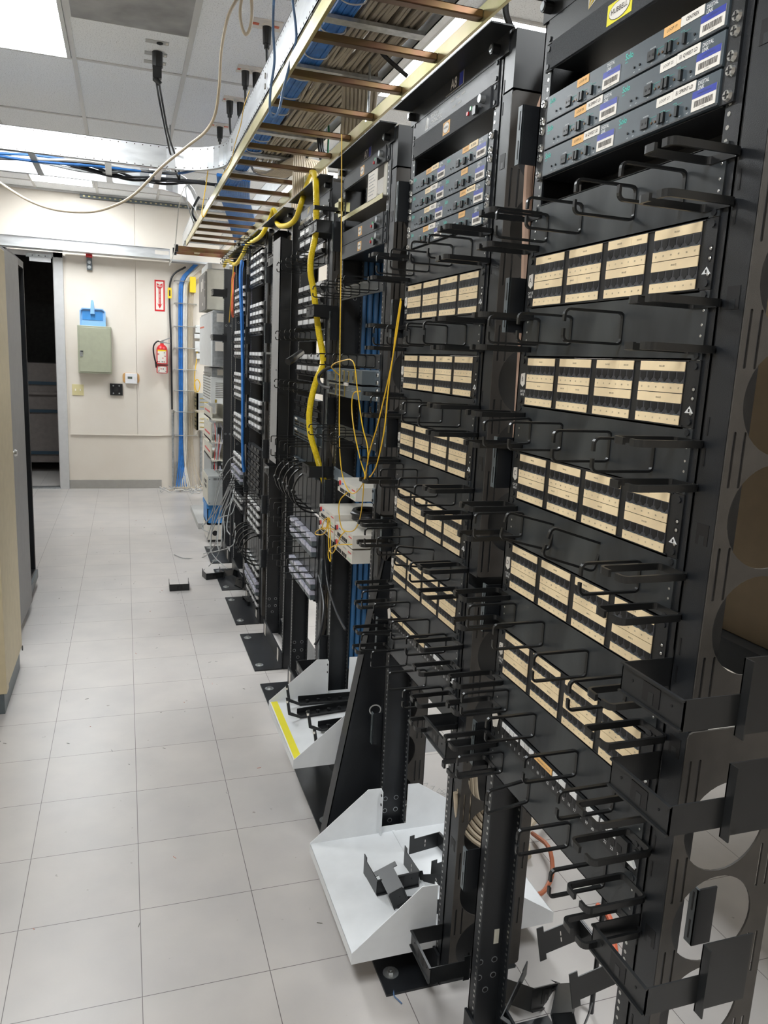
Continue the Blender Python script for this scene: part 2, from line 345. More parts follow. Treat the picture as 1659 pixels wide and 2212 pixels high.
# ================================================================ relay racks
XF, U0, UU = .697, 1.706, .04445
def c_of(k): return -.5715+(9-k)*.673
def zu(u): return U0+u*UU
def upright(s):
    b = MB(); y = .257*s
    b.box(0, .076, y, y-.004*s, 0, 2.13, 'black')
    b.box(0, .004, y, y-.032*s, 0, 2.13, 'black'); b.box(.072, .076, y, y-.032*s, 0, 2.13, 'black')
    z = .06; i = 0
    while z < 2.1:
        for x in (-.0004, .0716):
            b.cyl((x, y-.0245*s, z), (x+.0008, y-.0245*s, z), .0032, 'steel', 6)
        z += (.0159, .0159, .0127)[i % 3]; i += 1
    for dy, dz in ((.02, .20), (.05, .165), (.02, .13)):
        pass
    for dx, dz in ((.02, .16), (.055, .16), (.038, .125), (.02, .20), (.055, .20), (.02, .9), (.055, .9), (.02, 1.72), (.055, 1.72)):
        b.cyl((dx, y-.004*s, dz), (dx, y-.0048*s, dz), .0075, 'dullsteel', 12); b.cyl((dx, y-.0048*s, dz), (dx, y-.0052*s, dz), .0055, 'port', 12)
    return b.data('upright')
UPR = {s: upright(s) for s in (-1, 1)}
def base_angle(s):
    b = MB()
    if s < 0:
        b.box(-.137, -.002, -.257, .257, 0, .006, 'black'); b.box(-.008, -.002, -.257, .257, .006, .085, 'black')
    else: b.box(.078, .213, -.257, .257, 0, .006, 'black'); b.box(.078, .084, -.257, .257, .006, .085, 'black')
    return b.data('base_angle')
BASE = {s: base_angle(s) for s in (-1, 1)}
b = MB(); b.cyl((0, 0, 0), (0, 0, .0015), .020, 'dullsteel', 18); b.cyl((0, 0, .0015), (0, 0, .008), .010, 'steel', 6); b.cyl((0, 0, .008), (0, 0, .010), .004, 'dullsteel', 8); BOLT = b.data('bolt')
b = MB(); b.box(-.004, 0, -.28, .262, 0, .040, 'black'); b.box(-.054, -.004, -.30, .262, .037, .040, 'black')
b.box(.076, .080, -.262, .262, 0, .040, 'black'); b.box(0, .076, -.262, .262, .037, .040, 'black')
TOPA = b.data('top_angle')
b = MB(); b.cyl((-.020, 0, 0), (-.004, 0, 0), .010, 'plastic', 14); b.cyl((-.022, 0, 0), (-.020, 0, 0), .007, 'dullsteel', 14); KNOB = b.data('knob')
b = MB(); b.box(-.0012, 0, -.016, .016, -.032, .032, 'paper'); TAG = b.data('sticker')
def rack(k, label, top=True, text=None, stickers=True):
    t = thing('relay_rack', label, 'rack', (XF, c_of(k), 0), 'black two-post relay racks in one row')
    for s in (-1, 1): link('upright', UPR[s], t); link('base_angle', BASE[s], t)
    for s in (-1, 1):
        link('bolt', BOLT, t, (-.105, .195*s, .006)); link('bolt', BOLT, t, (.185, .195*s, .006))
    if top:
        link('top_angle', TOPA, t, (0, 0, 2.102))
        for s in (-1, 1): link('knob', KNOB, t, (0, .236*s, 2.120))
    if text:
        b = MB(); b.box(-.0045, -.004, -.070, .030, 2.109, 2.137, 'plastic'); b.box(-.0047, -.0045, -.066, -.046, 2.110, 2.136, 'blueink'); b.box(-.0047, -.0045, -.070, -.068, 2.109, 2.137, 'paper'); b.box(-.0047, -.0045, -.070, .030, 2.109, 2.1098, 'paper'); facetext(b, text, -.0049, -.016, 2.124, .030, 'paper', 1, True); b.build('rack_number_plate', t)
    if stickers:
        link('sticker', TAG, t, (-.009, .2, .045)); link('sticker', TAG, t, (-.009, -.17, .045))
    return t
ordn = {9: 'nearest rack', 8: 'rack headed A8', 7: 'rack headed A7', 6: 'rack behind the thick yellow loom', 5: 'empty rack behind the tall grey duct cover', 4: 'rack of white-labelled blocks right of the blue cable bundle', 3: 'narrow far rack of blocks left of the blue cable bundle', 2: 'farthest black rack beside the grey power box'}
r9 = rack(9, 'nearest black two-post relay rack, filled with cream-labelled patch panels', stickers=False)
r8 = rack(8, 'black relay rack with header plate A8, standing in the large white shelf', text='A8', stickers=False)
r7 = rack(7, 'black relay rack with header plate A7 holding grey routers and white modems', text='A7', stickers=False)
r6 = rack(6, 'black relay rack behind the thick yellow loom, with grey cable covers')
r5 = rack(5, 'empty black relay rack between the grey duct cover and the rack of white-labelled blocks')
r4 = rack(4, 'black relay rack full of white-labelled blocks, right of the bright blue cable bundle')
r3 = rack(3, 'narrow-looking far black relay rack left of the bright blue cable bundle', stickers=False)
r2 = rack(2, 'farthest black relay rack, bare, next to the beige wall equipment', top=False)
# vertical cable managers (right of each rack, seen from the aisle)
def manager_mesh(z0, z1, big=True, depth=.19):
    holes = []; z = z0+.10 if z0 > .5 else .135
    zs = []
    zc = .135
    while zc < 2.0: zs.append(zc); zc += .1495
    for zc in zs:
        if zc-.072 > z0 and zc+.072 < z1: holes.append(circ(.086, zc, .0700, 36))
    for i in range(len(zs)-1):
        zm = (zs[i]+zs[i+1])/2
        if zm-.045 > z0 and zm+.045 < z1:
            for x in (.010, .026, .160, .176): holes.append(rrect(x-.0022, x+.0022, zm-.036, zm+.036, .002, 2))
    return plate_with_holes('side_plate', rrect(0, depth, z0, z1, .008, 2), holes, (0, .003, 0), 'manager', lambda u, v: (u, 0, v))
MG = {}
for nm, a in dict(lo=(.06, 1.035), hi=(1.06, 2.03), low_top=(1.06, 1.94)).items(): MG[nm] = manager_mesh(*a)
b = MB(); b.box(0, .002, .002, .044, .06, 1.035, 'black'); b.box(0, .002, .002, .044, 1.06, 2.03, 'black')
for i in range(6):
    z = .40+.3*i+(.005)
    b.box(-.0006, .001, .012, .034, z-.014, z+.014, 'port'); b.box(-.0008, .0012, .018, .028, z-.014, z-.002, 'black')
    for zz in (z+.10, z+.14): b.box(-.0006, .001, .036, .039, zz-.012, zz+.012, 'port')
MFRONT = b.data('front_flange')
b = MB(); b.box(.0, .19, 0, .003, 2.034, 2.138, 'plastic'); b.box(0, .003, .003, .044, 2.034, 2.138, 'plastic'); b.box(0, .19, .003, .044, 2.134, 2.138, 'plastic'); MCAP = b.data('top_cap')
b = MB(); b.box(0, .21, .0, .003, .08, 2.12, 'plastic'); b.box(.207, .21, .0, .05, .08, 2.12, 'plastic'); MDEEP = b.data('rear_channel')
b = MB(); b.box(0, .21, .0, .003, .08, 1.93, 'plastic'); b.box(.207, .21, .0, .05, .08, 1.93, 'plastic'); MDEEP2 = b.data('rear_channel')
b = MB(); b.box(.0, .003, .0, .018, -.05, .05, 'slategrey'); b.box(.0, .036, .0, .003, -.05, .05, 'black')
for z in (-.025, .025): b.box(-.0006, .001, .008, .011, z-.016, z+.016, 'port')
LATCH = b.data('latch_plate')
def manager(k, label, deep=True, cap=True):
    t = thing('vertical_cable_manager', label, 'cable manager', (XF, c_of(k)-.303, 0), 'vertical cable managers between the racks')
    for q in ('lo', 'hi' if cap else 'low_top'): link('side_plate', MG[q], t)
    link('front_flange', MFRONT, t)
    if cap: link('top_cap', MCAP, t)
    if deep: link('rear_channel', MDEEP, t, (.0, .041, 0))
    if k in (6, 4, 3): link('rear_channel', MDEEP2, t, (.0, -.108, 0))
    if k == 9: link('latch_plate', LATCH, t, (.125, .07, .67))
    if 2 < k < 9:
        for i in range(6): link('latch_plate', LATCH, t, (-.026, -.10, .405+.2995*i+.02))
    return t
manager(9, 'vertical cable manager with round holes right of the nearest rack', deep=False)
manager(8, 'vertical cable manager with round holes between the A8 rack and the nearest rack')
manager(7, 'vertical cable manager with round holes between the racks headed A7 and A8')
manager(6, 'vertical cable manager left of the A7 rack, tan cables showing in its holes', deep=False, cap=False)
manager(4, 'vertical cable manager right of the white-labelled block rack, light cables in its holes', deep=False)
manager(3, 'narrow far vertical cable manager behind the bright blue cable bundle')
# retaining brackets: U-shaped straps latched across the managers
def bracket_mesh(tail=False):
    b = MB(); h = .021
    b.box(0, .080, 0, .002, -h, h, 'plastic'); b.box(0, .083, -.122, -.120, -h, h, 'plastic')
    b.box(0, .002, -.122, .002, -h*.95, h*.95, 'plastic'); b.box(-.004, 0, -.122, .002, h-.003, h, 'plastic'); b.box(-.004, 0, -.122, .002, -h, -h+.003, 'plastic')
    b.box(-.0008, .001, -.078, -.044, -.012, .014, 'port'); b.box(-.0012, .001, -.066, -.056, -.012, .004, 'plastic')
    for y in (-.022, -.1): b.cyl((-.001, y, .004), (.001, y, .004), .002, 'port', 6)
    for z in (-.006, .006): b.box(.045, .047, -.1203, -.1197, z-.004, z+.004, 'paper')
    b.box(.08, .098, 0, .002, -.032, .032, 'plastic')
    if not tail: b.box(.083, .098, -.122, -.120, -.032, .032, 'plastic')
    else: b.box(.083, .165, -.122, -.120, -.035, .068, 'plastic'); b.box(.083, .085, -.135, -.120, -.035, .068, 'plastic')
    return b.data('cable_bracket')
BRK = bracket_mesh(); BRKT = bracket_mesh(True)
def bracket(loc, rot, label, group=None, scale=None, me=None):
    o = link('cable_bracket', me or BRK, None, loc, rot=rot); tag(o, label, 'bracket', group)
    if scale: o.scale = scale
    return o
BG = 'black cable brackets latched on the vertical managers'
for z, w_ in ((1.104, 'uppermost'), (.963, 'middle'), (.701, 'lowest')):
    bracket((.617, c_of(9)-.2555, z), (0, 0, 0), w_+' of three black brackets right of the nearest rack', BG, None, BRKT)
for z, w_ in ((.705, 'upper bracket, beside the lower patch panels'), (.15, 'lower bracket, beside the white shelf')):
    bracket((.617, c_of(8)-.2555, z), (0, 0, 0), 'black U-shaped '+w_+', right of the A8 rack', BG)
for z, w_ in ((1.955, 'top one'), (1.672, 'second one down'), (1.10, 'third one down'), (.30, 'lowest one, near the small white shelf')):
    bracket((.617, c_of(6)-.258, z), (0, 0, 0), 'black bracket left of the A7 rack, '+w_, BG)
for z, w_ in ((1.93, 'high'), (.98, 'lower')):
    bracket((.617, c_of(5)-.10, z), (0, 0, 0), w_+' black bracket beside the tall grey duct cover', BG)
for z, w_ in ((1.93, 'upper'), (1.62, 'lower')):
    bracket((.58, c_of(2)+.0, z), (0, 0, 0), w_+' black bracket in front of the beige equipment boxes', BG)
# ================================================================ rack-mounted panels; origin = top centre of the panel on the rack flange
def U(n): return n*UU
b = MB(); b.cyl((0, 0, 0), (-.0010, 0, 0), .0046, 'port', 10); b.cyl((-.0010, -.0012, .0002), (-.0018, -.0012, .0002), .0024, 'steel', 8, .0016); SCREW = b.data('screw')  # off-centre steel dot stands in for the glint of a half-lit screw
b = MB(); b.cyl((0, 0, 0), (-.0022, 0, 0), .0046, 'black', 8); SCREWB = b.data('screw')
# 48-port patch panel -------------------------------------------------
IDS = {'A': ('00', '01', '02'), 'B': ('03', '04', '05'), 'C': ('06', '07', '08'), 'D': ('09', '10', '11'), 'E': ('12', '13', '14')}
GC = (.167, .0557, -.0557, -.167); GW = .0475
NUM = (('00 01 02 03 04 05', '06 07 08 09 10 11', '12 13 14 15 00 01', '02 03 04 05 06 07'), ('08 09 10 11 12 13', '14 15 00 01 02 03', '04 05 06 07 08 09', '10 11 12 13 14 15'))
def strip(z, segs, m='cream', y0=GW, y1=-GW):
    b = MB(); tot = y0-y1; y = y0
    for fr_, txt, mm in segs:
        ya = y; yb = y-tot*fr_; y = yb
        b.box(-.0052, -.0040, ya, yb+.0004, z-.0128, z, mm)
        if ' ' in txt:
            ws = txt.split()
            for i, q in enumerate(ws): facetext(b, q, -.0054, ya-(i+.5)*(ya-yb)/len(ws), z-.0066, .0034, 'ink')
        elif txt: facetext(b, txt, -.0054, (ya+yb)/2, z-.0066, .0036, 'ink')
    return b.data('label_strip')
def portblock():
    b = MB(); b.box(-.0045, -.003, GW, -GW, -.0165, 0, 'portface')
    for i in range(6):
        y = GW-.0079-i*.01583
        b.prism([(y+.0062, -.0015), (y-.0062, -.0015), (y-.0062, -.0105), (y-.0035, -.0105), (y-.0035, -.0125), (y-.0018, -.0125), (y-.0018, -.0145), (y+.0018, -.0145), (y+.0018, -.0125), (y+.0035, -.0125), (y+.0035, -.0105), (y+.0062, -.0105)], 'x', -.0049, -.0044, 'port')
        b.box(-.0056, -.0044, y-.0050, y+.0050, -.0164, -.0152, 'slategrey')
    return b.data('port_block')
PB = portblock()
_strips = {}
def patch48(k, letter, utop, label):
    t = thing('patch_panel', label, 'patch panel', (XF, c_of(k), zu(utop)), 'cream-labelled 48-port patch panels')
    if 'body' not in _strips:
        b = MB(); b.box(-.003, 0, -.2413, .2413, -.0885, -.0004, 'black'); b.box(-.003, .03, -.22, .22, -.086, -.003, 'plastic')
        b.box(-.0045, -.003, -.22, .22, -.0882, -.0862, 'black'); b.box(-.0045, -.003, -.22, .22, -.0022, -.0008, 'black')
        b.prism([(-.222, -.069), (-.238, -.069), (-.230, -.060)], 'x', -.0036, -.0030, 'whiteink'); b.prism([(-.2285, -.0678), (-.2315, -.0678), (-.2315, -.0635), (-.2285, -.0635)], 'x', -.0038, -.0034, 'port')
        facetext(b, 'CAT.5E', -.0033, .2295, -.063, .0062, 'whiteink', .95, True); facetext(b, '568 B', -.0033, .2295, -.069, .0062, 'whiteink', .95, True)
        _strips['body'] = b.data('panel_body')
        b = MB(); b.box(-.0045, -.0032, .222, .236, -.052, -.030, 'paper'); _strips['tape'] = b.data('letter_tape')
    link('panel_body', _strips['body'], t)
    key = 'tape'+letter
    if key not in _strips:
        b = MB(); b.prism([(.237, -.031), (.224, -.029), (.2225, -.050), (.229, -.055), (.238, -.049)], 'x', -.0046, -.0032, 'paper'); facetext(b, letter, -.0048, .2305, -.041, .013, 'ink'); _strips[key] = b.data('letter_tape')
    link('letter_tape', _strips[key], t)
    a, c2, d = IDS[letter]
    for g in range(4):
        for row in range(4):
            kk = (letter, g, row)
            if kk not in _strips:
                if row == 0: s = [(1, '04-0-'+a, 'cream')] if g < 2 else ([(.62, '04-0-'+a, 'cream'), (.38, '04-0-'+c2, 'cream')] if g == 2 else [(1, '04-0-'+c2, 'cream')])
                elif row == 2: s = [(1, '04-0-'+c2, 'cream')] if g == 0 else ([(.34, '04-0-'+c2, 'cream'), (.66, '04-0-'+d, 'cream')] if g == 1 else [(1, '04-0-'+d, 'cream')])
                else: s = [(1, NUM[row//2][g], 'cream')]
                _strips[kk] = strip(0, s)
            link('label_strip', _strips[kk], t, (0, GC[g], (-.0022, -.0312, -.0450, -.0738)[row]))
        for z in (-.0150, -.0572): link('port_block', PB, t, (0, GC[g], z))
    for y, z in ((.2325, -.008), (.2325, -.0805), (-.2325, -.0805), (-.2325, -.008)): link('screw', SCREWB, t, (-.003, y, z))
    for z in (-.038, -.050, -.070): link('screw', SCREW, t, (-.0025, -.2325, z))
    return t
words = {'A': 'topmost', 'B': 'second from top', 'C': 'third from top', 'D': 'fourth from top', 'E': 'fifth from top'}
for i, L_ in enumerate('ABCDE'):
    patch48(9, L_, -4*i, 'cream-labelled 48-port patch panel marked %s in the nearest rack, %s' % (L_, words[L_]))
    patch48(8, L_, -4*i, 'cream-labelled 48-port patch panel marked %s in the A8 rack, %s' % (L_, words[L_]))
# 24-port panel ----------------------------------------------------------
def patch24(k, utop, label, segs):
    t = thing('patch_panel', label, 'patch panel', (XF, c_of(k), zu(utop)))
    b = MB(); b.box(-.003, 0, -.2413, .2413, -.044, -.0004, 'black'); b.box(-.008, -.003, -.218, .222, -.0425, -.002, 'plastic')
    for i in range(24): facetext(b, str(i+1), -.0083, .205-i*.0175-(i//6)*.001, -.034, .0075, 'whiteink', 1, True)
    b.prism([(-.218, -.031), (-.238, -.031), (-.228, -.020)], 'x', -.0084, -.0030, 'whiteink')
    b.build('panel_body', t)
    for g in range(4):
        b = MB()
        for i in range(6):
            y = .205-(g*6+i)*.0175-g*.001; b.box(-.0086, -.0078, y-.0058, y+.0058, -.027, -.0165, 'port'); b.box(-.0088, -.008, y-.002, y+.002, -.0285, -.027, 'port')
        b.build('port_block', t)
    for y0, y1, mm, txt in segs:
        b = MB(); b.box(-.0095, -.0080, y0, y1, -.0135, -.003, mm)
        n = max(1, round(abs(y0-y1)/.0175)) if not txt else 1
        for i in range(1, n): b.box(-.0097, -.0094, y0+(y1-y0)*i/n-.0003, y0+(y1-y0)*i/n+.0003, -.0135, -.003, 'ink')
        if txt: facetext(b, txt, -.0098, (y0+y1)/2, -.0083, .004, 'ink')
        b.build('label_strip', t)
    for s in (-1, 1): link('screw', SCREW, t, (-.0025, .2325*s, -.034)); link('screw', SCREWB, t, (-.003, .2325*s, -.008))
    b = MB(); b.prism([(.234, -.004), (.216, .006), (.205, -.004), (.210, -.024), (.226, -.030)], 'x', -.0105, -.0095, 'paper'); b.build('paper_tag', t)
    return t
patch24(9, -20, 'single-height 24-port patch panel with white printed numbers, lowest panel of the nearest rack', [(.19, .125, 'white', ''), (.115, .065, 'white', ''), (.06, .0, 'orange', 'T1 RINGDOWN 1-2  CIRCUIT'), (-.004, -.045, 'white', ''), (-.06, -.08, 'white', ''), (-.11, -.145, 'white', ''), (-.15, -.19, 'white', '')])
patch24(8, -20, 'single-height 24-port patch panel, half cream-labelled, lowest panel of the A8 rack', [(.205, .115, 'cream', '04-0-15'), (.108, .012, 'cream', '04-0-16'), (.004, -.05, 'cream', ''), (-.06, -.10, 'white', ''), (-.115, -.17, 'white', '')])
b = MB(); b.box(-.0052, -.004, .205, .115, -.043, -.033, 'cream'); b.box(-.0052, -.004, .108, .012, -.043, -.033, 'cream')
# ring cable managers -----------------------------------------------------
def ring_mesh(L=.10, H=.046, w=.006, t=.0036, gap=.010, r=.008):
    # vertical ring in the XZ plane, open in the middle of its outer side
    P = []; n = 4
    def arc(cx, cz, a0, a1):
        for i in range(n+1): a = a0+(a1-a0)*i/n; P.append((cx+r*math.cos(a), 0, cz+r*math.sin(a)))
    P.append((-L, 0, gap/2)); arc(-L+r, H/2-r, PI, PI/2); arc(-r, H/2-r, PI/2, 0); arc(-r, -H/2+r, 0, -PI/2); arc(-L+r, -H/2+r, -PI/2, -PI); P.append((-L, 0, -gap/2))
    b = MB(); b.strap(P, w, t, (0, 1, 0), 'ringwire'); return b.data('cable_ring')
RV = ring_mesh(); RV1 = ring_mesh(.105, .036, .005, .0032, .012)
def ring_flat(s, L=.10, W=.055, w=.0095, t=.0045, r=.008):
    b = MB(); n = 4; P = []
    def arc(cx, cy, a0, a1):
        for i in range(n+1): a = a0+(a1-a0)*i/n; P.append((cx+r*math.cos(a), (cy+r*math.sin(a))*s, 0))
    P.append((-L, (W/2-.004)*s, 0)); arc(-L+r, r, PI, 1.5*PI); arc(-r, r, -PI/2, 0); arc(-r, W-r, 0, PI/2); arc(-L+r, W-r, PI/2, PI); P.append((-L, (W/2+.010)*s, 0))
    b.strap(P, w, t, (0, 0, 1), 'ringwire'); return b.data('cable_ring')
RF = {s: ring_flat(s) for s in (-1, 1)}
RY = (.187, .079, -.062, -.168)
def ringpanel(k, utop, label, skip=(), bent=(), left=True, right=True, chamfer=True):
    t = thing('ring_cable_manager', label, 'cable manager', (XF, c_of(k), zu(utop)), 'double-height black ring cable managers')
    b = MB(); b.box(-.003, 0, -.2413, .2413, -.0885, -.0004 if utop < 2 else -.0008, 'ringpanel'); b.box(-.003, .012, -.222, .222, -.0885, -.0865, 'black'); b.box(-.003, .012, -.222, .222, -.0024, -.0004, 'black'); b.build('back_plate', t)
    for i, y in enumerate(RY):
        if i in skip: continue
        o = link('cable_ring', RV, t, (-.003, y, -U(1)))
        if i in bent: o.rotation_euler = (bent[i][0], 0, bent[i][1]) if len(bent[i]) == 2 else bent[i]
    for s, on in ((1, left), (-1, right)):
        if not on: continue
        for z in (-.018, -.0755): link('cable_ring', RF[s], t, (-.002, .210*s, z))
    for s in (-1, 1):
        for z in (-.006, -.083): link('screw', SCREWB, t, (-.003, .2325*s, z))
        for z in (-.026, -.044, -.058): link('screw', SCREW, t, (-.0015, .2325*s, z))
    return t
between = ['above patch panel A', 'between patch panels A and B', 'between patch panels B and C', 'between patch panels C and D', 'between patch panels D and E', 'between patch panel E and the 24-port panel']
for i, w_ in enumerate(between):
    ringpanel(9, 2-4*i, 'black ring cable manager %s in the nearest rack' % w_, skip={1: (3,)}.get(i, ()), bent={3: {1: (0, .25, 0), 2: (0, .3, 0)}, 2: {0: (0, -.06, .1)}}.get(i, {}))
    ringpanel(8, 2-4*i, 'black ring cable manager %s in the A8 rack' % w_, bent={4: {2: (0, .12, 0)}}.get(i, {}))
ringpanel(9, -21, 'lowest black ring cable manager of the nearest rack, hanging over open floor', bent={1: (0, 0, .2)})
ringpanel(8, -21, 'lowest black ring cable manager of the A8 rack, above the small-tray bracket', bent={0: (0, .12, .05)})
# Solo units ------------------------------------------------------------
def solo_proto():
    t = thing('line_terminal_unit', 'x', 'network unit', (XF, 0, 0)); W = .2165
    b = MB(); b.box(-.006, .16, 0, -W, -.0425, -.001, 'solo'); b.box(-.0064, -.006, 0, -W, -.0425, -.0405, 'black')
    facetext(b, 'Solo', -.0063, -.016, -.0105, .0125, 'teal', .85, True); facetext(b, 'select', -.0063, -.010, -.0175, .0035, 'teal', .9)
    for y0, y1, z in ((-.082, -.125, -.0235), (-.135, -.148, -.021)): b.box(-.0063, -.006, y0, y1, z-.0003, z, 'teal')
    b.box(-.0063, -.006, -.082, -.0824, -.030, -.0235, 'teal')
    facetext(b, 'MONITOR', -.0063, -.071, -.0185, .0026, 'whiteink'); facetext(b, 'REMOTE', -.0063, -.108, -.0215, .0026, 'teal'); facetext(b, 'LOCAL', -.0063, -.133, -.0185, .0026, 'teal')
    facetext(b, 'DIGITAL', -.0063, -.186, -.0065, .0068, 'whiteink', .8, True); facetext(b, 'LINK', -.0063, -.182, -.0125, .0068, 'whiteink', .8, True)
    for y in (-.031, -.044, -.071, -.100, -.120, -.146, -.160): facetext(b, 'NET', -.0063, y, -.0375, .0022, 'whiteink')
    b.build('faceplate', t)
    b = MB(); b.box(-.0085, -.006, -.0625, -.0785, -.0345, -.0215, 'plastic'); b.cyl((-.0088, -.067, -.028), (-.0084, -.067, -.028), .0018, 'port', 8); b.cyl((-.0088, -.0745, -.028), (-.0084, -.0745, -.028), .0018, 'port', 8); b.build('monitor_jack', t)
    for y in (-.104, -.112, -.140): b = MB(); b.box(-.010, -.006, y-.0026, y+.0026, -.0365, -.0235, 'plastic'); b.build('switch', t)
    for i, y in enumerate((-.031, -.044, -.086, -.094, -.126, -.158)):
        b = MB(); b.cyl((-.0075, y, -.031), (-.006, y, -.031), .0017, 'rung' if 1 < i < 5 else 'port', 8); b.build('indicator', t)
    b = MB(); b.box(-.0068, -.006, -.168, -.212, -.039, -.015, 'paper'); b.box(-.0070, -.0066, -.168, -.212, -.0235, -.015, 'blueink')
    y = -.173; rnd = random.Random(3)
    while y > -.208: w_ = rnd.choice((.0005, .0009, .0014)); b.box(-.0070, -.0067, y, y-w_, -.0345, -.027, 'ink'); y -= w_+rnd.choice((.0006, .0010))
    facetext(b, 'Property of', -.0072, -.190, -.0168, .0022, 'solo'); facetext(b, 'GLOBAL CROSSING NA', -.0072, -.190, -.0193, .0026, 'solo', .9); facetext(b, '0 123456 7', -.0072, -.190, -.0368, .002, 'ink')
    b.build('barcode_label', t)
    return t
_st = {}
def solo(proto, k, u, side, loop, name, nm_m, lp_m, label, first=False):
    y = c_of(k)+(.2165 if side == 0 else 0)
    t = proto if first else dup(proto)
    t.location = (XF, y, zu(u)); tag(t, label, 'network unit', 'grey line units in the two nearest racks')
    key = (loop, name, nm_m, lp_m)
    if key not in _st:
        b = MB(); b.box(-.0067, -.006, -.093, -.127, -.0135, -.0015, lp_m); facetext(b, loop, -.0069, -.110, -.0075, .0055, 'ink', 1)
        if name: b.box(-.0067, -.006, -.1275, -.172, -.0125, -.0005, nm_m); facetext(b, name, -.0069, -.150, -.0066, .0066, 'ink', .85, True)
        _st[key] = b.data('circuit_label')
    link('circuit_label', _st[key], t)
    return t
SP = solo_proto(); SP2 = dup(SP)
rows = [(9, 6, 0, 'LOOP 18', '', 'paper', 'orange', 'top left'), (9, 6, 1, 'LOOP 19', 'CENTREX', 'paper', 'orange', 'top right'), (9, 5, 0, 'LOOP 20', 'S6 SPRINT LD', 'paper', 'orange', 'middle left'), (9, 5, 1, 'LOOP 25', 'E1 QWEST LD', 'paper', 'paper', 'middle right'),
        (9, 4, 0, 'LOOP 24', 'S6 QWEST LD', 'paper', 'orange', 'bottom left'), (9, 4, 1, 'LOOP 27', 'E1 SPRINT LD', 'paper', 'paper', 'bottom right')]
for i, (k, u, s, lp, nm, a, b_, lab) in enumerate(rows):
    solo(SP, k, u, s, lp, nm, a, b_, 'grey line unit in the nearest rack, '+lab+' of the six', first=False)
r8rows = [(6, 0, 'LOOP 21', 'OK LOCAL', 'cream', 'orange'), (6, 1, 'LOOP 09', 'OK LOCAL', 'cream', 'orange'), (5, 0, 'LOOP 11', 'CNTRX', 'paper', 'cream'), (5, 1, 'LOOP 10', '', 'paper', 'orange'), (4, 0, 'LOOP 12', 'MCI LD', 'paper', 'cream'), (4, 1, 'LOOP 14', 'MILTON LD SE', 'cream', 'orange'), (3, 0, 'LOOP 13', 'METRO', 'paper', 'orange'), (3, 1, 'LOOP 15', '', 'paper', 'orange')]
for i, (u, s, lp, nm, a, b_) in enumerate(r8rows):
    solo(SP, 8, u, s, lp, nm, a, b_, 'grey line unit in the A8 rack, %s row, %s side' % (('top', 'second', 'third', 'fourth')[i//2], ('left', 'right')[s]))
for q in (SP, SP2):
    for ch in list(q.children): bpy.data.objects.remove(ch)
    bpy.data.objects.remove(q)
# Solo shelf frames (the ears with big zinc screws)
def solo_shelf(k, u0, n, label):
    t = thing('unit_shelf', label, 'rack shelf', (XF, c_of(k), zu(u0)))
    b = MB()
    for s in (-1, 1): b.box(-.004, 0, .218*s, .2413*s, -U(n), 0, 'black'); b.box(0, .17, .2175*s, .2195*s, -U(n), 0, 'black')
    b.box(0, .17, -.2195, .2195, -U(n)-.001, -U(n)+.0003, 'black'); b.build('ear_frame', t)
    for s in (-1, 1):
        for i in range(n):
            for z in (.008, .036): link('screw', BIGS, t, (-.004, .2315*s, -U(i)-z))
    return t
b = MB(); b.cyl((0, 0, 0), (-.004, 0, 0), .0072, 'steel', 12, .0058); b.box(-.0046, -.0038, -.0045, .0045, -.0008, .0008, 'port'); b.box(-.0046, -.0038, -.0008, .0008, -.0045, .0045, 'port'); BIGS = b.data('screw')
solo_shelf(9, 6, 3, 'black shelf frame with zinc screws holding the six units of the nearest rack'); solo_shelf(8, 6, 4, 'black shelf frame with zinc screws holding the eight units of the A8 rack')
# plain and textured panels -------------------------------------------------
def plain(k, u, n, m, name, label, cat='panel', depth=0, extra=None):
    t = thing(name, label, cat, (XF, c_of(k), zu(u)))
    b = MB(); b.box(-.003, 0, -.2413, .2413, -U(n)+.0004, -.0004, m)
    if depth: b.box(-.003-depth, -.003, -.219, .219, -U(n)+.0006, -.0006, m); b.box(0, .05 if k == 7 and u == 9 else .30, -.216, .216, -U(n)+.002, -.002, 'plastic')
    b.build('faceplate', t, bevel=.0008)
    for s in (-1, 1):
        for z in (-.008, -U(n)+.008): link('screw', SCREWB, t, (-.003, .2325*s, z))
    if extra: extra(t)
    return t
def hubbell(sw):
    def f(t):
        b = MB(); yc, hw, hh = (.0205, .031, .0145) if not sw else (.008, .020, .0135)
        b.box(-.0075, -.0052, yc-hw, yc+hw, -.0235-hh, -.0235+hh, 'ytape' if not sw else 'orange')
        b.prism([(yc+hw*.86*math.cos(a*PI/8), -.0235+hh*.86*math.sin(a*PI/8)) for a in range(16)], 'x', -.0078, -.0074, 'ink')
        b.prism([(yc+hw*.82*math.cos(a*PI/8), -.0235+hh*.80*math.sin(a*PI/8)) for a in range(16)], 'x', -.0080, -.0077, 'paper')
        facetext(b, 'HUBBELL', -.0082, yc, -.0230, hw*.33, 'ink', 1, True); b.build('brand_sticker', t)
        if sw:
            b = MB(); b.cyl((-.018, -.188, -.018), (-.005, -.188, -.018), .008, 'dullsteel', 14, .009); b.build('rotary_switch', t)
            b = MB(); b.cyl((-.010, -.112, -.026), (-.005, -.112, -.026), .0042, 'red', 10); b.build('red_lamp', t)
            b = MB(); b.cyl((-.010, -.128, -.020), (-.005, -.128, -.020), .0042, 'led', 10); b.build('green_lamp', t)
            b = MB(); b.cyl((-.016, -.155, -.030), (-.005, -.155, -.030), .007, 'port', 10); b.box(-.018, -.012, -.172, -.158, -.042, -.026, 'plastic'); b.build('breaker_button', t)
    return f
plain(9, 8, 1, 'textured', 'power_strip', 'textured black power strip with bright yellow sticker in the nearest rack', 'power strip', .004, hubbell(False))
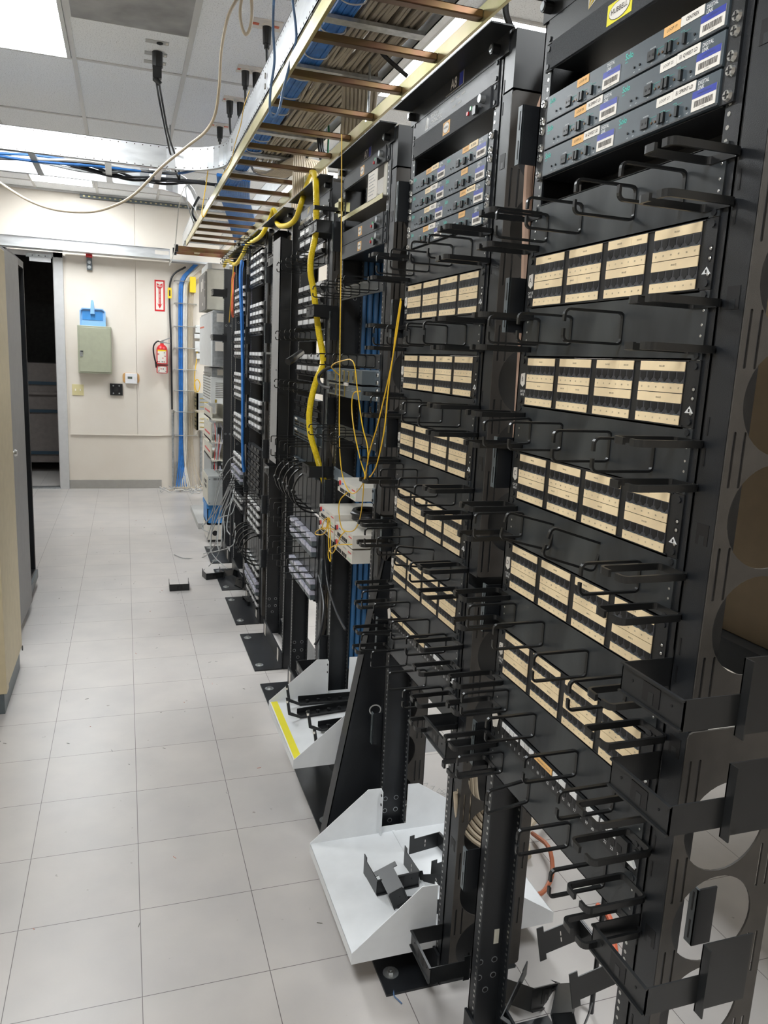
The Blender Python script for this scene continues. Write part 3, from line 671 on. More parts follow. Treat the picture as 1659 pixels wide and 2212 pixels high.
def starburst(t):
    b = MB()
    for i in range(5): a = .4+i*.28; b.prism([(.115, -.078), (.115+.05*math.cos(a)*-1, -.078+.04*math.sin(a)), (.115+.05*math.cos(a+.12)*-1, -.078+.04*math.sin(a+.12))], 'x', -.0035, -.0030, 'yellowbox' if i % 2 else 'paper')
    b.build('logo_sticker', t)
plain(9, 10, 2, 'black', 'blank_panel', 'smooth black blank panel at the very top of the nearest rack', 'panel', 0, starburst)
def telecom(t):
    b = MB(); facetext(b, 'TELECOM', -.0033, .098, -.016, .013, 'whiteink', .9, True); facetext(b, 'CONTRACTORS', -.0033, .086, -.029, .012, 'whiteink', .8, True)
    b.prism([(.160, -.038), (.146, -.010), (.134, -.016), (.138, -.038)], 'x', -.0034, -.0030, 'whiteink'); b.prism([(.156, -.036), (.147, -.017), (.140, -.034)], 'x', -.0036, -.0033, 'greytag'); b.box(-.0033, -.003, .133, .04, -.0385, -.0378, 'whiteink')
    [b.box(-.0033, -.003, y, y-.02, z-.004, z, 'greytag') for y, z in ((.0, -.014), (-.03, -.014), (-.06, -.014), (-.01, -.028), (-.04, -.028))]; b.build('white_lettering', t)
plain(8, 9, 1, 'black', 'blank_panel', 'smooth black blank panel with white contractor lettering under the A8 header', 'panel', 0, telecom)
plain(8, 8, 1, 'textured', 'power_strip', 'textured black power strip with sticker and round switch in the A8 rack', 'power strip', .004, hubbell(True))
t = thing('recessed_panel', 'recessed dark plate under the six grey line units of the nearest rack', 'panel', (XF+.08, c_of(9), zu(3)))
b = MB(); b.box(0, .003, -.225, .225, -U(3), 0, 'plastic'); b.cyl((-.002, .20, -.022), (0, .20, -.022), .007, 'dullsteel', 12); b.build('plate', t)
plain(7, 9, 1, 'textured', 'power_strip', 'topmost black power strip with orange sticker in the A7 rack', 'power strip', .004, hubbell(True))
plain(7, 5, 1, 'textured', 'power_strip', 'middle black power strip with orange sticker in the A7 rack, below the open gap', 'power strip', .004, hubbell(True))
plain(7, 4, 1, 'textured', 'power_strip', 'lowest of three black power strips with orange stickers in the A7 rack', 'power strip', .004, hubbell(True))
plain(6, 10, 2, 'black', 'blank_panel', 'glossy black blank panel behind the yellow loom, top of its rack', 'panel', 0, starburst)
# shelf inside the A7 opening, paper sheet, pipes seen through
t = thing('equipment_shelf', 'olive metal shelf plate closing the bottom of the open gap in the A7 rack', 'rack shelf', (XF, c_of(7), zu(6)))
b = MB(); b.box(-.01, .30, -.222, .222, -.003, 0, 'brown'); b.box(-.012, -.01, -.222, .222, -.010, .004, 'gold'); b.build('shelf_plate', t)
b = MB(); b.box(.0, .012, -.220, -.190, 0, .088, 'telbeige'); b.build('side_bar', t)
b = MB(); b.box(XF-.012, XF-.010, c_of(7)-.075, c_of(7)-.165, 1.975, 2.055, 'paper')
for i in range(7): b.box(XF-.0125, XF-.012, c_of(7)-.085, c_of(7)-.085-.07*random.uniform(.6, 1), 2.045-i*.009, 2.043-i*.009, 'greycab')
tag(b.build('paper_note'), 'white typed paper note hanging in the open gap of the A7 rack', 'note')
# one-U five-ring managers ------------------------------------------------
def ring1u(k, u, label, h=1, mesh=None, grp='single-height five-ring cable managers'):
    t = thing('ring_cable_manager', label, 'cable manager', (XF, c_of(k), zu(u)), grp)
    b = MB(); b.box(-.003, 0, -.2413, .2413, -U(h)+.0004, -.0004, 'ringpanel'); b.build('back_plate', t)
    for y in (.20, .10, 0, -.10, -.195): link('cable_ring', mesh or RV1, t, (-.003, y, -U(h)/2))
    for s in (-1, 1): link('screw', SCREW, t, (-.003, .2325*s, -U(h)/2))
    return t
ring1u(7, 1.0, 'five-ring cable manager of the A7 rack, just above the long dark opening')
ring1u(7, -4, 'five-ring cable manager of the A7 rack, directly above the grey routers')
ring1u(7, -9.45, 'five-ring cable manager of the A7 rack, below the grey routers')
ring1u(6, 4.2, 'five-ring cable manager crossing the yellow loom, highest in its rack')
ring1u(6, -2, 'five-ring cable manager on the yellow loom rack, second from top')
ring1u(6, -6.5, 'five-ring cable manager on the yellow loom rack, third from top')
ring1u(4, 9.4, 'five-ring cable manager at the top of the rack of white-labelled blocks')
ring1u(3, 9.4, 'five-ring cable manager at the top of the narrow far rack')
ring1u(4, -22.2, 'five-ring cable manager in the lower half of the white-labelled block rack')
ring1u(3, -22.2, 'five-ring cable manager in the lower half of the narrow far rack')
RV2 = ring_mesh(.115, .085, .005, .0035, .03, .006)
def ringopen(k, u, label): return ring1u(k, u, label, 2, RV2, 'double-height wire ring managers')
ringopen(6, -12, 'wire ring manager just below the two gold-pinned switches')
ringopen(6, -18.2, 'wire ring manager above the lilac cover, behind the small yellow fibre loops')
ringopen(6, -22, 'lowest wire ring manager behind the small white shelf')
# big D-rings
P = [(-.085*math.cos(PI*i/16-PI/2)*1.0-.01, 0, .085*math.sin(PI*i/16-PI/2)) for i in range(17)]
b = MB(); b.strap([(0, 0, -.085)]+P+[(0, 0, .085)], .012, .006, (0, 1, 0), 'ringwire'); b.cyl((-.095, -.010, 0), (-.095, .010, 0), .008, 'plastic', 10); RD = b.data('round_ring')
def dring(k, u, label):
    t = thing('round_ring_manager', label, 'cable manager', (XF, c_of(k), zu(u)), 'large half-round ring managers')
    b = MB(); b.box(-.003, 0, -.2413, .2413, -U(4), 0, 'ringpanel')
    for y in (-.17, -.09, -.01, .07, .15): b.box(-.004, -.003, y-.004, y+.004, -U(3.7), -U(.3), 'plastic')
    b.build('back_plate', t)
    for y in (.19, .095, 0, -.095, -.19): link('round_ring', RD, t, (-.003, y, -U(2)))
dring(6, -14, 'large half-round rings beneath the lowest loom bracket of the yellow loom rack'); dring(4, -27, 'large half-round rings low in the white-labelled block rack')
# wiring blocks with white labels ---------------------------------------------
def wb_strip():
    b = MB(); b.box(-.013, -.004, .041, -.041, -.0165, .0015, 'white'); return b.data('label_tile')
def wb_block(m='plastic'):
    b = MB(); b.prism([(-.004, -.017), (-.020, -.018), (-.017, -.030), (-.004, -.036)], 'y', .046, -.046, m)
    for i in range(6): b.box(-.0197, -.0170, .041-i*.016, .041-i*.016-.010, -.026, -.018, 'port')
    return b.data('jack_block')
WS, WBK = wb_strip(), wb_block()
b = MB(); b.box(-.004, 0, -.2413, .2413, -U(2)+.0004, -.0004, 'plastic'); b.box(0, .02, -.215, .215, -U(2)+.004, -.004, 'plastic')
for z in (0, -U(1)): b.box(-.010, -.004, -.22, .22, z-.0435, z-.039, 'black')
WBODY = b.data('panel_body')
b = MB(); b.box(-.013, -.004, .041, -.041, -.0165, .0015, 'plastic'); WSB = b.data('label_tile')
b = MB(); b.box(-.026, -.004, .046, -.046, -.016, .002, 'purple'); b.box(-.022, -.004, .048, -.048, -.036, -.018, 'slategrey'); WSP = b.data('clear_cover')
def wblock(k, u, label, tile=None, rows=2):
    t = thing('wiring_block', label, 'patch panel', (XF, c_of(k), zu(u)), 'wiring blocks with tile labels in the far racks')
    link('panel_body', WBODY, t)
    for r_ in range(rows):
        for y in (.163, .0545, -.0545, -.163):
            link('label_tile', tile or WS, t, (0, y, -U(r_)-.004))
            if tile is not WSP: link('jack_block', WBK, t, (0, y, -U(r_)-.004))
    return t
OW = ['topmost', 'second', 'third', 'fourth', 'fifth', 'sixth', 'seventh', 'eighth', 'ninth', 'tenth', 'eleventh', 'twelfth', 'thirteenth', 'fourteenth', 'fifteenth', 'sixteenth', 'seventeenth']
for i, u in enumerate([8, 6, 2, 0, -4, -6, -10, -12, -16, -18, -20, -23.3, -25.3, -31, -33, -35]):
    wblock(4, u, '%s wiring block down the rack right of the bright blue cable bundle' % OW[i], tile=WSB if 8 <= i <= 10 else (WSP if i == 14 else None))
for i, u in enumerate([5, 3, -1, -3, -7, -9, -13, -15, -19, -21, -25.2]):
    wblock(3, u, '%s wiring block down the narrow far rack left of the bright blue cable bundle' % OW[i], tile=WSP if i == 9 else None)
for i, (u, n) in enumerate([(8, None), (6, None), (2, None), (0, None), (-4.1, None), (-8, WSB), (-20, WSP), (-24, WSP)]):
    wblock(6, u, '%s wiring block down the rack behind the thick yellow loom' % OW[i], tile=n)
# switches with gold pins
def switch(k, u, label):
    t = thing('network_switch', label, 'network switch', (XF, c_of(k), zu(u)), 'gold-pinned dark switches')
    b = MB(); b.box(-.003, 0, -.2413, .2413, -U(1)+.001, -.001, 'solo'); b.box(-.018, -.003, -.218, .218, -U(1)+.002, -.002, 'solo')
    b.box(-.0185, -.018, .14, .19, -.014, -.006, 'paper'); b.build('chassis', t)
    for g in range(4):
        b = MB()
        for i in range(6):
            for z in (-.022, -.034):
                y = .19-g*.1-i*.0145; b.box(-.019, -.018, y, y-.010, z-.004, z+.004, 'port'); b.box(-.0193, -.019, y-.001, y-.009, z+.0026, z+.004, 'goldpin')
        b.build('port_block', t)
switch(6, -10, 'upper of two dark switches with gold pins behind the yellow loom'); switch(6, -11, 'lower of two dark switches with gold pins behind the yellow loom'); switch(6, -13.9, 'dark gold-pinned panel half hidden behind the large half-round rings')
# routers in A7
def router(k, u, label, kind):
    t = thing('router', label, 'router', (XF, c_of(k), zu(u)))
    b = MB(); b.box(-.045, .25, -.205, .215, -U(1)+.002, -.002, 'slategrey'); b.box(-.003, 0, -.2413, .2413, -U(1)+.001, -.001, 'zincblue')
    for y0 in (.19, -.04, -.10):
        for z in (-.010, -.015, -.020): b.box(-.0455, -.045, y0, y0-.035, z-.001, z, 'greycab')
    b.build('chassis', t, bevel=.001)
    if kind == 0:
        for y in (.11, .05, -.0, -.055, -.12):
            b = MB(); b.box(-.047, -.045, y+.012, y-.010, -.040, -.006, 'goldpin'); b.box(-.048, -.047, y+.009, y-.007, -.038, -.008, 'slategrey'); b.box(-.0485, -.048, y+.006, y-.004, -.032, -.02, 'port'); b.build('interface_port', t)
    else:
        for y in (.13, .02):
            b = MB(); b.box(-.047, -.045, y+.045, y-.042, -.041, -.004, 'goldpin'); b.box(-.048, -.047, y+.043, y-.040, -.040, -.005, 'slategrey')
            for i in range(6):
                for z in (-.013, -.030): b.box(-.0485, -.048, y+.040-i*.013, y+.031-i*.013, z-.006, z+.005, 'port')
            b.build('port_block', t)
    b = MB(); b.box(-.050, -.045, -.02, -.06, -.006, .004, 'paper') if kind else b.box(-.06, -.045, .14, .17, -.012, -.004, 'bluecab'); b.build('tag', t)
    for z in (-.012, -.034): link('screw', BIGS, t, (-.004, -.2315, z))
router(7, -5.1, 'upper grey router with yellow-outlined ports in the A7 rack', 0); router(7, -6.15, 'lower grey router with two blocks of ports in the A7 rack', 1)
# zinc blank + white modems on shelves
plain(7, -13, 1, 'zincblue', 'blank_panel', 'bare bluish zinc blank panel left of the upper white modem')
b = MB(); b.box(-.055, .10, .10, -.105, -.040, 0, 'devbeige'); MODB = b
def modem(loc, label):
    t = thing('modem', label, 'modem', loc, 'warm white modems in the A7 rack')
    b = MB(); b.box(-.055, .14, .105, -.105, -.042, 0, 'devbeige'); b.box(-.0553, -.055, .0, -.04, -.013, -.008, 'greytag'); b.box(-.0553, -.055, .055, .035, -.014, -.009, 'bluecab')
    b.box(-.0553, -.055, -.06, -.095, -.014, -.010, 'red'); b.box(-.0553, -.055, -.055, -.095, -.032, -.031, 'led'); b.box(-.0553, -.055, -.055, -.095, -.036, -.035, 'led'); b.build('case', t, bevel=.001)
    b = MB(); b.box(-.058, -.055, .098, .088, -.026, -.010, 'port'); b.build('power_switch', t)
    b = MB(); b.cyl((-.058, .074, -.012), (-.055, .074, -.012), .008, 'red', 10); b.build('red_cap', t)
    b = MB()
    for y in (.07, .035, .01, -.01, -.03): b.box(-.0565, -.055, y, y-.013 if y < .05 else y-.028, -.038, -.027, 'port')
    b.build('port_block', t)
for (y, u, lab) in ((-.12, -13.0, 'highest warm white modem, right of the zinc blank panel'), (.12, -16.0, 'warm white modem on the shelf, upper left of the four stacked'), (-.105, -16.4, 'warm white modem on the shelf, upper right of the four stacked'), (.12, -17.1, 'warm white modem on the shelf, lower left of the four stacked'), (-.105, -17.5, 'warm white modem on the shelf, lower right of the four stacked')):
    modem((XF, c_of(7)+y, zu(u)), lab)
# floor-level white shelves -------------------------------------------------
def wshelf(k, z, x0, x1, lab, tape=False):
    t = thing('relay_rack_shelf', lab, 'shelf', (0, c_of(k), z)); W = .222; X0, X1 = x0, x1; xm = XF+.038
    b = MB(); b.box(X0, X1, -W, W, -.002, 0, 'wshelf'); b.box(X0, X0+.002, -W, W, -.028, 0, 'wshelf'); b.box(X1-.002, X1, -W, W, -.028, 0, 'wshelf'); b.box(xm-.002, xm+.006, -W, W, 0, .003, 'wshelf'); b.build('tray', t, bevel=.0008)
    for s in (-1, 1):
        b = MB(); b.prism([(X0, -.028), (X1, -.028), (X1, .002), (XF+.115, .148), (XF+.08, .15), (XF+.079, .02), (XF-.003, .02), (XF-.004, .148), (XF-.046, .15), (X0, .002)], 'y', s*W-.001, s*W+.001, 'wshelf')
        b.box(XF-.006, XF-.004, s*W, s*(W-.016), .0, .145, 'wshelf')
        for zz in (.10, .13): b.cyl((XF-.008, s*(W-.009), zz), (XF-.005, s*(W-.009), zz), .004, 'port', 8)
        b.build('side_plate', t)
    if tape:
        for xa in (X0+.006, X1-.030): b = MB(); b.box(xa, xa+.024, -W+.012, W-.008, .0, .0008, 'ytape'); b.build('yellow_tape', t)
    return t
wshelf(8, .108, .478, 1.03, 'large white two-sided metal shelf tray low in the A8 rack')
wshelf(7, .25, .472, .985, 'smaller-looking white metal shelf tray with yellow tape edge low in the A7 rack', True)
# ================================================================ overhead
# gold ladder rack over the row
LX0, LX1, LZ = .478, .872, 2.37
t = thing('ladder_rack', 'yellow-zinc cable ladder running overhead along the rack row', 'cable ladder', ((LX0+LX1)/2, 2.0, LZ)); lx = (LX1-LX0)/2
b = MB(); b.box(-lx, -lx+.010, -4.2, 3.15, -.004, .040, 'gold'); b.build('side_rail', t, bevel=.001)
b = MB(); b.box(lx-.010, lx, -4.2, 3.72, -.004, .040, 'gold'); b.build('side_rail', t, bevel=.001)
b = MB(); b.box(-.016, .016, -.0, .0, -.0, .0, 'rung'); b = MB(); b.box(-lx+.010, lx-.010, -.016, .016, -.010, .010, 'rung'); RUNG = b.data('rung')
y = .348
ys_ = [-.86, -.555, -.25, .055+.0] + [y+.3075*k for k in range(0, 16)]
for yy in ys_:
    if yy < 5.1: link('rung', RUNG, t, (0, yy-2.0, .016), bevel=.003)
t2 = thing('ladder_rack', 'red and gold iridescent cross ladder at the far end of the overhead ladder', 'cable ladder', (.66, 5.25, 2.36))
b = MB(); b.box(-.25, .24, -.10, -.09, -.04, .0, 'redzinc'); b.build('side_rail', t2); b = MB(); b.box(-.25, .24, .12, .13, -.04, 0, 'redzinc'); b.build('side_rail', t2)
for y in (-.10, .125):
    b = MB(); b.box(-.275, -.245, y-.012, y+.018, -.048, .008, 'plastic'); b.build('end_cap', t2)
for y, z in ((-.02, .01), (.05, .01)): b = MB(); b.box(-.02+.18, .04+.18, y-.008, y+.008, z-.01, z, 'gold'); b.build('clip', t2)
b = MB(); b.box(-.10, -.06, -.09, .12, -.03, -.015, 'gold'); b.build('rung', t2)
# aluminium cable trays
TZ = 2.575
def alu_rail(path, z0, z1, name, parent, off=0, holes=True):
    P = [Vector((p[0], p[1], 0)) for p in path]
    b = MB(); n = len(P)
    def band(dx, za, zb, th):
        vs = []; fs = []
        for i, p in enumerate(P):
            d = (P[min(i+1, n-1)]-P[max(i-1, 0)]).normalized(); q = Vector((d.y, -d.x, 0))
            for a, z in ((dx, za), (dx+th, za), (dx+th, zb), (dx, zb)): vs.append((p.x+q.x*a, p.y+q.y*a, z))
        for i in range(n-1):
            for k in range(4): fs.append((i*4+k, i*4+(k+1) % 4, i*4+4+(k+1) % 4, i*4+4+k))
        fs += [(0, 1, 2, 3), tuple(range(n*4-4, n*4))]; b.add(vs, fs, 'alu')
    band(0, z0, z1, .003); band(0, z1-.003, z1, .028); band(0, z0, z0+.003, .028)
    if holes:
        L = 0
        for i in range(n-1):
            seg = P[i+1]-P[i]; d = seg.normalized(); q = Vector((d.y, -d.x, 0)); s_ = 0
            while s_ < seg.length:
                p = P[i]+d*s_
                for z in (z0+.010, z1-.012): b.cyl((p.x-q.x*.0008, p.y-q.y*.0008, z), (p.x+q.x*.0004, p.y+q.y*.0004, z), .0035, 'ink', 6)
                s_ += .045
    return b.build(name, parent)
tray = thing('cable_tray', 'wide bright aluminium cable tray carrying blue and tan bundles above the gold ladder', 'cable tray', (0, 0, 0))
Z0, Z1 = TZ, 2.70
# left rail: along Y then bends left to the crossing run
arc = [(.56-0, 3.0-0)]
bend = [(.56-.32+.32*math.cos(a), 3.08+.32*math.sin(a)) for a in [PI/2*i/10 for i in range(11)]]
alu_rail([(.56, -1.6), (.56, .6), (.56, 1.8), (.56, 3.08)]+bend[1:], Z0, Z1, 'side_rail', tray)
alu_rail([(.24, 3.40), (-.65, 3.40), (-1.6, 3.40), (-2.35, 3.40)], Z0-.005, Z1, 'side_rail', tray)
alu_rail([(-2.35, 4.02), (-.9, 4.02), (.10, 4.02)]+[(.10+.30*math.sin(a), 4.32-.30*math.cos(a)) for a in [PI/2*i/8 for i in range(1, 9)]]+[(.47, 4.6), (.54, 5.0), (.56, 5.6), (.57, 6.9)], Z0-.005, Z1, 'side_rail', tray)
alu_rail([(.945, -1.6), (.945, 2.5), (.945, 6.9)], Z0, Z1, 'side_rail', tray, holes=False)
b = MB(); b.box(-.192, .192, -.022, .022, 0, .012, 'dullsteel'); TR = b.data('tray_rung')
y = -1.3
while y < 6.8: link('tray_rung', TR, tray, (.753, y, TZ-.004)); y += .46
b = MB(); b.box(-.018, .018, 3.41, 4.02, TZ-.006, TZ+.014, 'alu'); TR2 = b.data('tray_rung')
for x in (-1.9, -1.4, -.95, -.50, -.09, .20): link('tray_rung', TR2, tray, (x, 0, 0))
b = MB()
for z in (2.64, 2.60): b.cyl((.555, 2.86, z), (.550, 2.86, z), .011, 'steel', 6); b.cyl((.555, 1.80, z), (.550, 1.80, z), .011, 'steel', 6)
b.build('splice_bolt', tray)
# hanger rods
for i, (x, y, z1, lab) in enumerate([(.31, 4.3, 2.62, 'thin threaded hanger rod between ceiling and aluminium tray, in open view'), (.868, 1.35, 2.37, 'thin threaded rod seen through the gold ladder rungs')]):
    b = MB(); b.cyl((x, y, z1), (x, y, CEIL-.001), .005, 'dullsteel', 8); b.cyl((x, y, z1+.02), (x, y, z1+.03), .010, 'steel', 6); tag(b.build('hanger_rod'), lab, 'rod')
# cable bundles in the tray
def bundle(name, x0, x1, y0, y1, m, rows, z, label, n, r=.0085, wob=.006, ties=True, path=None):
    t = thing(name, label, 'cable bundle', (0, 0, 0)); rnd = random.Random(n)
    b = MB()
    for j in range(rows):
        for i in range(n):
            x = x0+(x1-x0)*(i+.5)/n; P = []; yy = y0
            while yy <= y1+.01: P.append((x+rnd.uniform(-wob, wob), yy, z+j*r*1.8+rnd.uniform(-.003, .003))); yy += .35
            b.tube(P, r, m, 6, smooth=2)
    b.build('cables', t, smooth=True)
    if ties:
        b = MB(); b.tube([(x0-.005, 0, z+.01), (x0-.002, .01, z-r-.004), ((x0+x1)/2, .03, z-r-.006), (x1+.002, .01, z-r-.004), (x1+.005, 0, z+.01)], .0025, 'whitecab', 5, smooth=3); tm = b.data('cable_tie'); yy = y0+.2
        while yy < y1: link('cable_tie', tm, t, (0, yy, 0)); yy += .24
    return t
bundle('cable_bundle', .625, .70, -1.5, 3.9, 'bluecab', 3, TZ+.020, 'long blue cable bundle lying along the left of the aluminium tray', 9, .0065, .002)
bundle('cable_bundle', .71, .925, -1.5, 3.2, 'shaded_traycab', 3, TZ+.022, 'broad tan and white cable bundle lying in the middle of the aluminium tray', 17, .0070, .012, ties=False)
# tan cables hanging down behind the racks, seen through the ladder
def hang(name, pts, off, n, r, m, label, cat='cable bundle', smooth=5, rib=False):
    b = MB(); off = Vector(off)
    for i in range(n):
        k = (i-(n-1)/2)/max(1, n-1)
        b.tube([Vector(p)+off*k+Vector((0, 0, 0)) for p in pts], r, m, 7, smooth=smooth)
    return tag(b.build(name, smooth=True), label, cat)
hang('cable_bundle', [onZ(777, 120, 2.63), onZ(777, 150, 2.60), onX(777, 200, .88), onX(773, 265, .93), onX(768, 320, .95), (.93, 1.75, 2.1), (.88, 1.55, 1.9)], (.13, .0, 0), 9, .0085, 'shaded_traycab', 'tan ribbed cable bundle dropping from the tray behind the A7 header')
hang('cable_bundle', [(.80, 3.3, 2.60), (.86, 3.2, 2.57), (.92, 2.6, 2.53), (.93, 2.47, 2.35), (.86, 2.46, 1.6), (.86, 2.46, .3)], (.12, .03, 0), 10, .009, 'beigecab', 'tan cable fan dropping steeply between the far ladder rungs')
hang('cable_bundle', [(.66, 3.6, 2.61), (.73, 4.1, 2.60), (.82, 4.5, 2.56), (.91, 4.9, 2.50), (.99, 5.2, 2.42)], (.20, .05, 0), 17, .011, 'bluecab', 'fat blue cable bundle curving over the far end of the gold ladder')
hang('cable_bundle', [(.80, -.24, 2.1), (.738, -.245, 1.93), (.750, -.245, 1.6), (.765, -.245, 1.0)], (.03, .0, 0), 3, .008, 'pinkcab', 'pinkish tan cables standing in the manager between the A8 rack and the nearest rack')
hang('cable_bundle', [(.83, 2.40, 2.5), (.81, 2.36, 2.0), (.80, 2.30, 1.6), (.80, 2.22, 1.0), (.80, 2.2, .35)], (.05, .02, 0), 6, .007, 'beigecab', 'tan loose cables hanging down inside the empty rack behind the grey duct cover')
hang('cable_bundle', [(.835, 1.008, 1.93), (.835, 1.008, 1.6), (.84, 1.008, .9), (.84, 1.008, .35)], (.11, .0, 0), 6, .0095, 'darkblue2', 'steel blue cable bundle standing at the back of the A7 rack')
hang('cable_bundle', [(.655, 3.13, 2.05), (.645, 3.12, 1.95), (.66, 3.12, 1.6), (.665, 3.11, 1.3), (.67, 3.11, .9), (.68, 3.11, .8)], (.02, .10, 0), 8, .008, 'bluecab', 'bright blue vertical cable bundle between the two far block racks', smooth=4)
hang('cable_bundle', [onY(1005, 1690, -.182), onY(1008, 1735, -.182), onY(1018, 1765, -.182), onY(1038, 1790, -.182), onY(1070, 1812, -.182)], (.045, .0, .045), 6, .006, 'beigecab', 'thick grey cables coiled inside the lower holes right of the A8 rack')
for yy, lab in ((c_of(6)-.277, 'tan cables standing in the manager left of the A7 rack, seen through its round holes'), (c_of(4)-.277, 'tan cables in the manager right of the white-labelled block rack, seen through its holes')):
    hang('cable_bundle', [(.79, yy, 1.93), (.79, yy+.002, 1.5), (.79, yy-.002, 1.0), (.79, yy, .5)], (.145, 0, 0), 12, .0062, 'beigecab', lab)
# black corner brace plates, header plates are parts of racks; blue-white cables in crossing tray
b = MB()
for i, (m_, z) in enumerate([('bluecab', .012), ('whitecab', .03), ('blackcab', .02), ('bluecab', .04), ('greycab', .016), ('blackcab', .045)]):
    rnd = random.Random(i+40); b.tube([(-2.3+.3*j, 3.62+.05*i+rnd.uniform(-.02, .02), TZ+z-.02*math.sin(j*1.3+i)) for j in range(8)]+[(.1, 3.66, TZ+.02), (.32, 3.6, TZ+.02), (.5, 3.3, TZ+.03)], .008, m_, 7)
tag(b.build('cable_bundle', smooth=True), 'loose black, blue and white cables lying in the crossing aluminium tray', 'cable bundle')
b = MB()
for i in range(4):
    rnd = random.Random(i+9); x0 = -.10+.10*i
    b.tube([(x0-.3, 3.72, TZ+.03), (x0-.1, 3.75+.03*i, TZ+.004), (x0+.05, 3.78, TZ-.008-.008*(i % 2)), (x0+.25, 3.74, TZ+.004), (x0+.6, 3.80+.04*i, TZ+.03)], .0075, 'blackcab', 7)
tag(b.build('power_cables', smooth=True), 'tangled black cords sagging below the crossing tray near its bend', 'cable')
# raceway along the far wall
t = thing('cable_tray', 'bright aluminium raceway along the far wall above the doorway', 'cable tray', (0, 0, 0))
alu_rail([(-2.35, YW-.18), (-1.2, YW-.18), (-.3, YW-.18), (.45, YW-.18)], 2.448, 2.552, 'side_rail', t)
b = MB(); b.box(.45, 1.3, YW-.20, YW-.02, 2.44, 2.45, 'alu')
for i in range(7): b.box(.47, 1.3, YW-.195+i*.026, YW-.180+i*.026, 2.432, 2.441, 'alu')
b.build('ribbed_floor', t)
b = MB(); b.box(-2.35, .45, YW-.18, YW-.02, 2.448, 2.451, 'alu'); b.build('bottom_plate', t)
b = MB(); b.box(.30, .44, YW-.1835, YW-.182, 2.49, 2.53, 'paper'); b.build('sticker', t)
t = thing('strut_channel', 'dark perforated strut channel high on the far wall', 'strut', (0, 0, 0))
b = MB(); b.box(-.42, .95, YW-.030, YW-.008, 2.995, 3.03, 'slategrey')
for i in range(26): b.box(-.39+i*.05, -.37+i*.05, YW-.0315, YW-.030, 3.006, 3.018, 'gold')
b.build('channel', t)
# ceiling outlets with black twist plugs
def plug(b, x, y, z, L=.075, r=.022): b.cyl((x, y, z), (x, y, z-L), r, 'plastic', 12, r*.85); b.cyl((x, y, z-L), (x, y, z-L-.02), r*.6, 'plastic', 10)
def outlet_box(px, py, plugs, label, col='paper'):
    p = onZ(px, py, CEIL); t = thing('ceiling_outlet', label, 'power outlet', (p.x, p.y, CEIL), 'outlets with black plugs hanging from the ceiling')
    b = MB(); b.box(-.07, .07, -.055, .055, -.006, -.0005, col); b.build('cover_plate', t)
    for i, dx in enumerate(plugs):
        b = MB(); b.cyl((dx, 0, -.006), (dx, 0, -.014), .028, 'paper', 14); b.build('receptacle', t)
        b = MB(); plug(b, dx, 0, -.012); b.build('plug', t)
        b = MB(); b.tube([(dx, 0, -.10), (dx+.01, .01, -.2), (dx+.05, .02, -.32), (dx+.10, .0, -.42)], .007, 'blackcab', 7); b.build('cord', t, smooth=True)
    for dx in (-.05, .045): b = MB(); b.box(dx-.018, dx+.012, -.012, .012, -.0075, -.006, 'orangecab'); b.build('orange_sticker', t)
outlet_box(577, 52, [0], 'cream ceiling outlet with one black plug, nearest beside the blue hanging cable')
outlet_box(540, 150, [-.025, .035], 'cream ceiling outlet with two black plugs, second in the line')
outlet_box(507, 215, [-.03, .035], 'cream ceiling outlet with two black plugs, third in the line')
outlet_box(475, 270, [0], 'cream ceiling outlet with one black plug, farthest in the line')
t = thing('ceiling_outlet', 'three tan slots in the ceiling tile with a large black plug and double cord', 'power outlet', (.16, 2.88, CEIL))
for px, py in ((343, 91), (340, 117), (338, 135)):
    p = onZ(px, py, CEIL); b = MB(); b.box(p.x-.065-.16, p.x+.05-.16, p.y-2.88-.022, p.y-2.88+.022, -.003, -.0005, 'greytag'); b.box(p.x+.035-.16, p.x+.045-.16, p.y-2.88-.012, p.y-2.88+.012, -.004, -.003, 'paper'); b.build('outlet_plate', t)
p = onZ(343, 91, CEIL); b = MB(); b.cyl((p.x-.155, p.y-2.88, -.008), (p.x-.155, p.y-2.88, -.001), .016, 'port', 12); b.build('round_receptacle', t)
p = onZ(340, 112, CEIL)-Vector((.16, 2.88, CEIL)); b = MB(); b.cyl((p.x, p.y, -.003), (p.x, p.y, -.075), .027, 'plastic', 14); b.box(p.x-.025, p.x+.02, p.y-.022, p.y+.022, -.13, -.072, 'plastic'); b.cyl((p.x-.018, p.y, -.13), (p.x+.015, p.y, -.155), .014, 'plastic', 10); b.build('plug', t)
for dx in (-.006, .008):
    b = MB(); b.tube([(p.x+dx, p.y, -.15), (p.x+.02+dx, p.y+.05, -.24), (p.x+.06+dx, p.y+.25, -.34), (p.x+.12+dx*2, p.y+.55, -.42), (p.x+.17, p.y+.85, -.47)], .0055, 'blackcab', 7); b.build('cord', t, smooth=True)
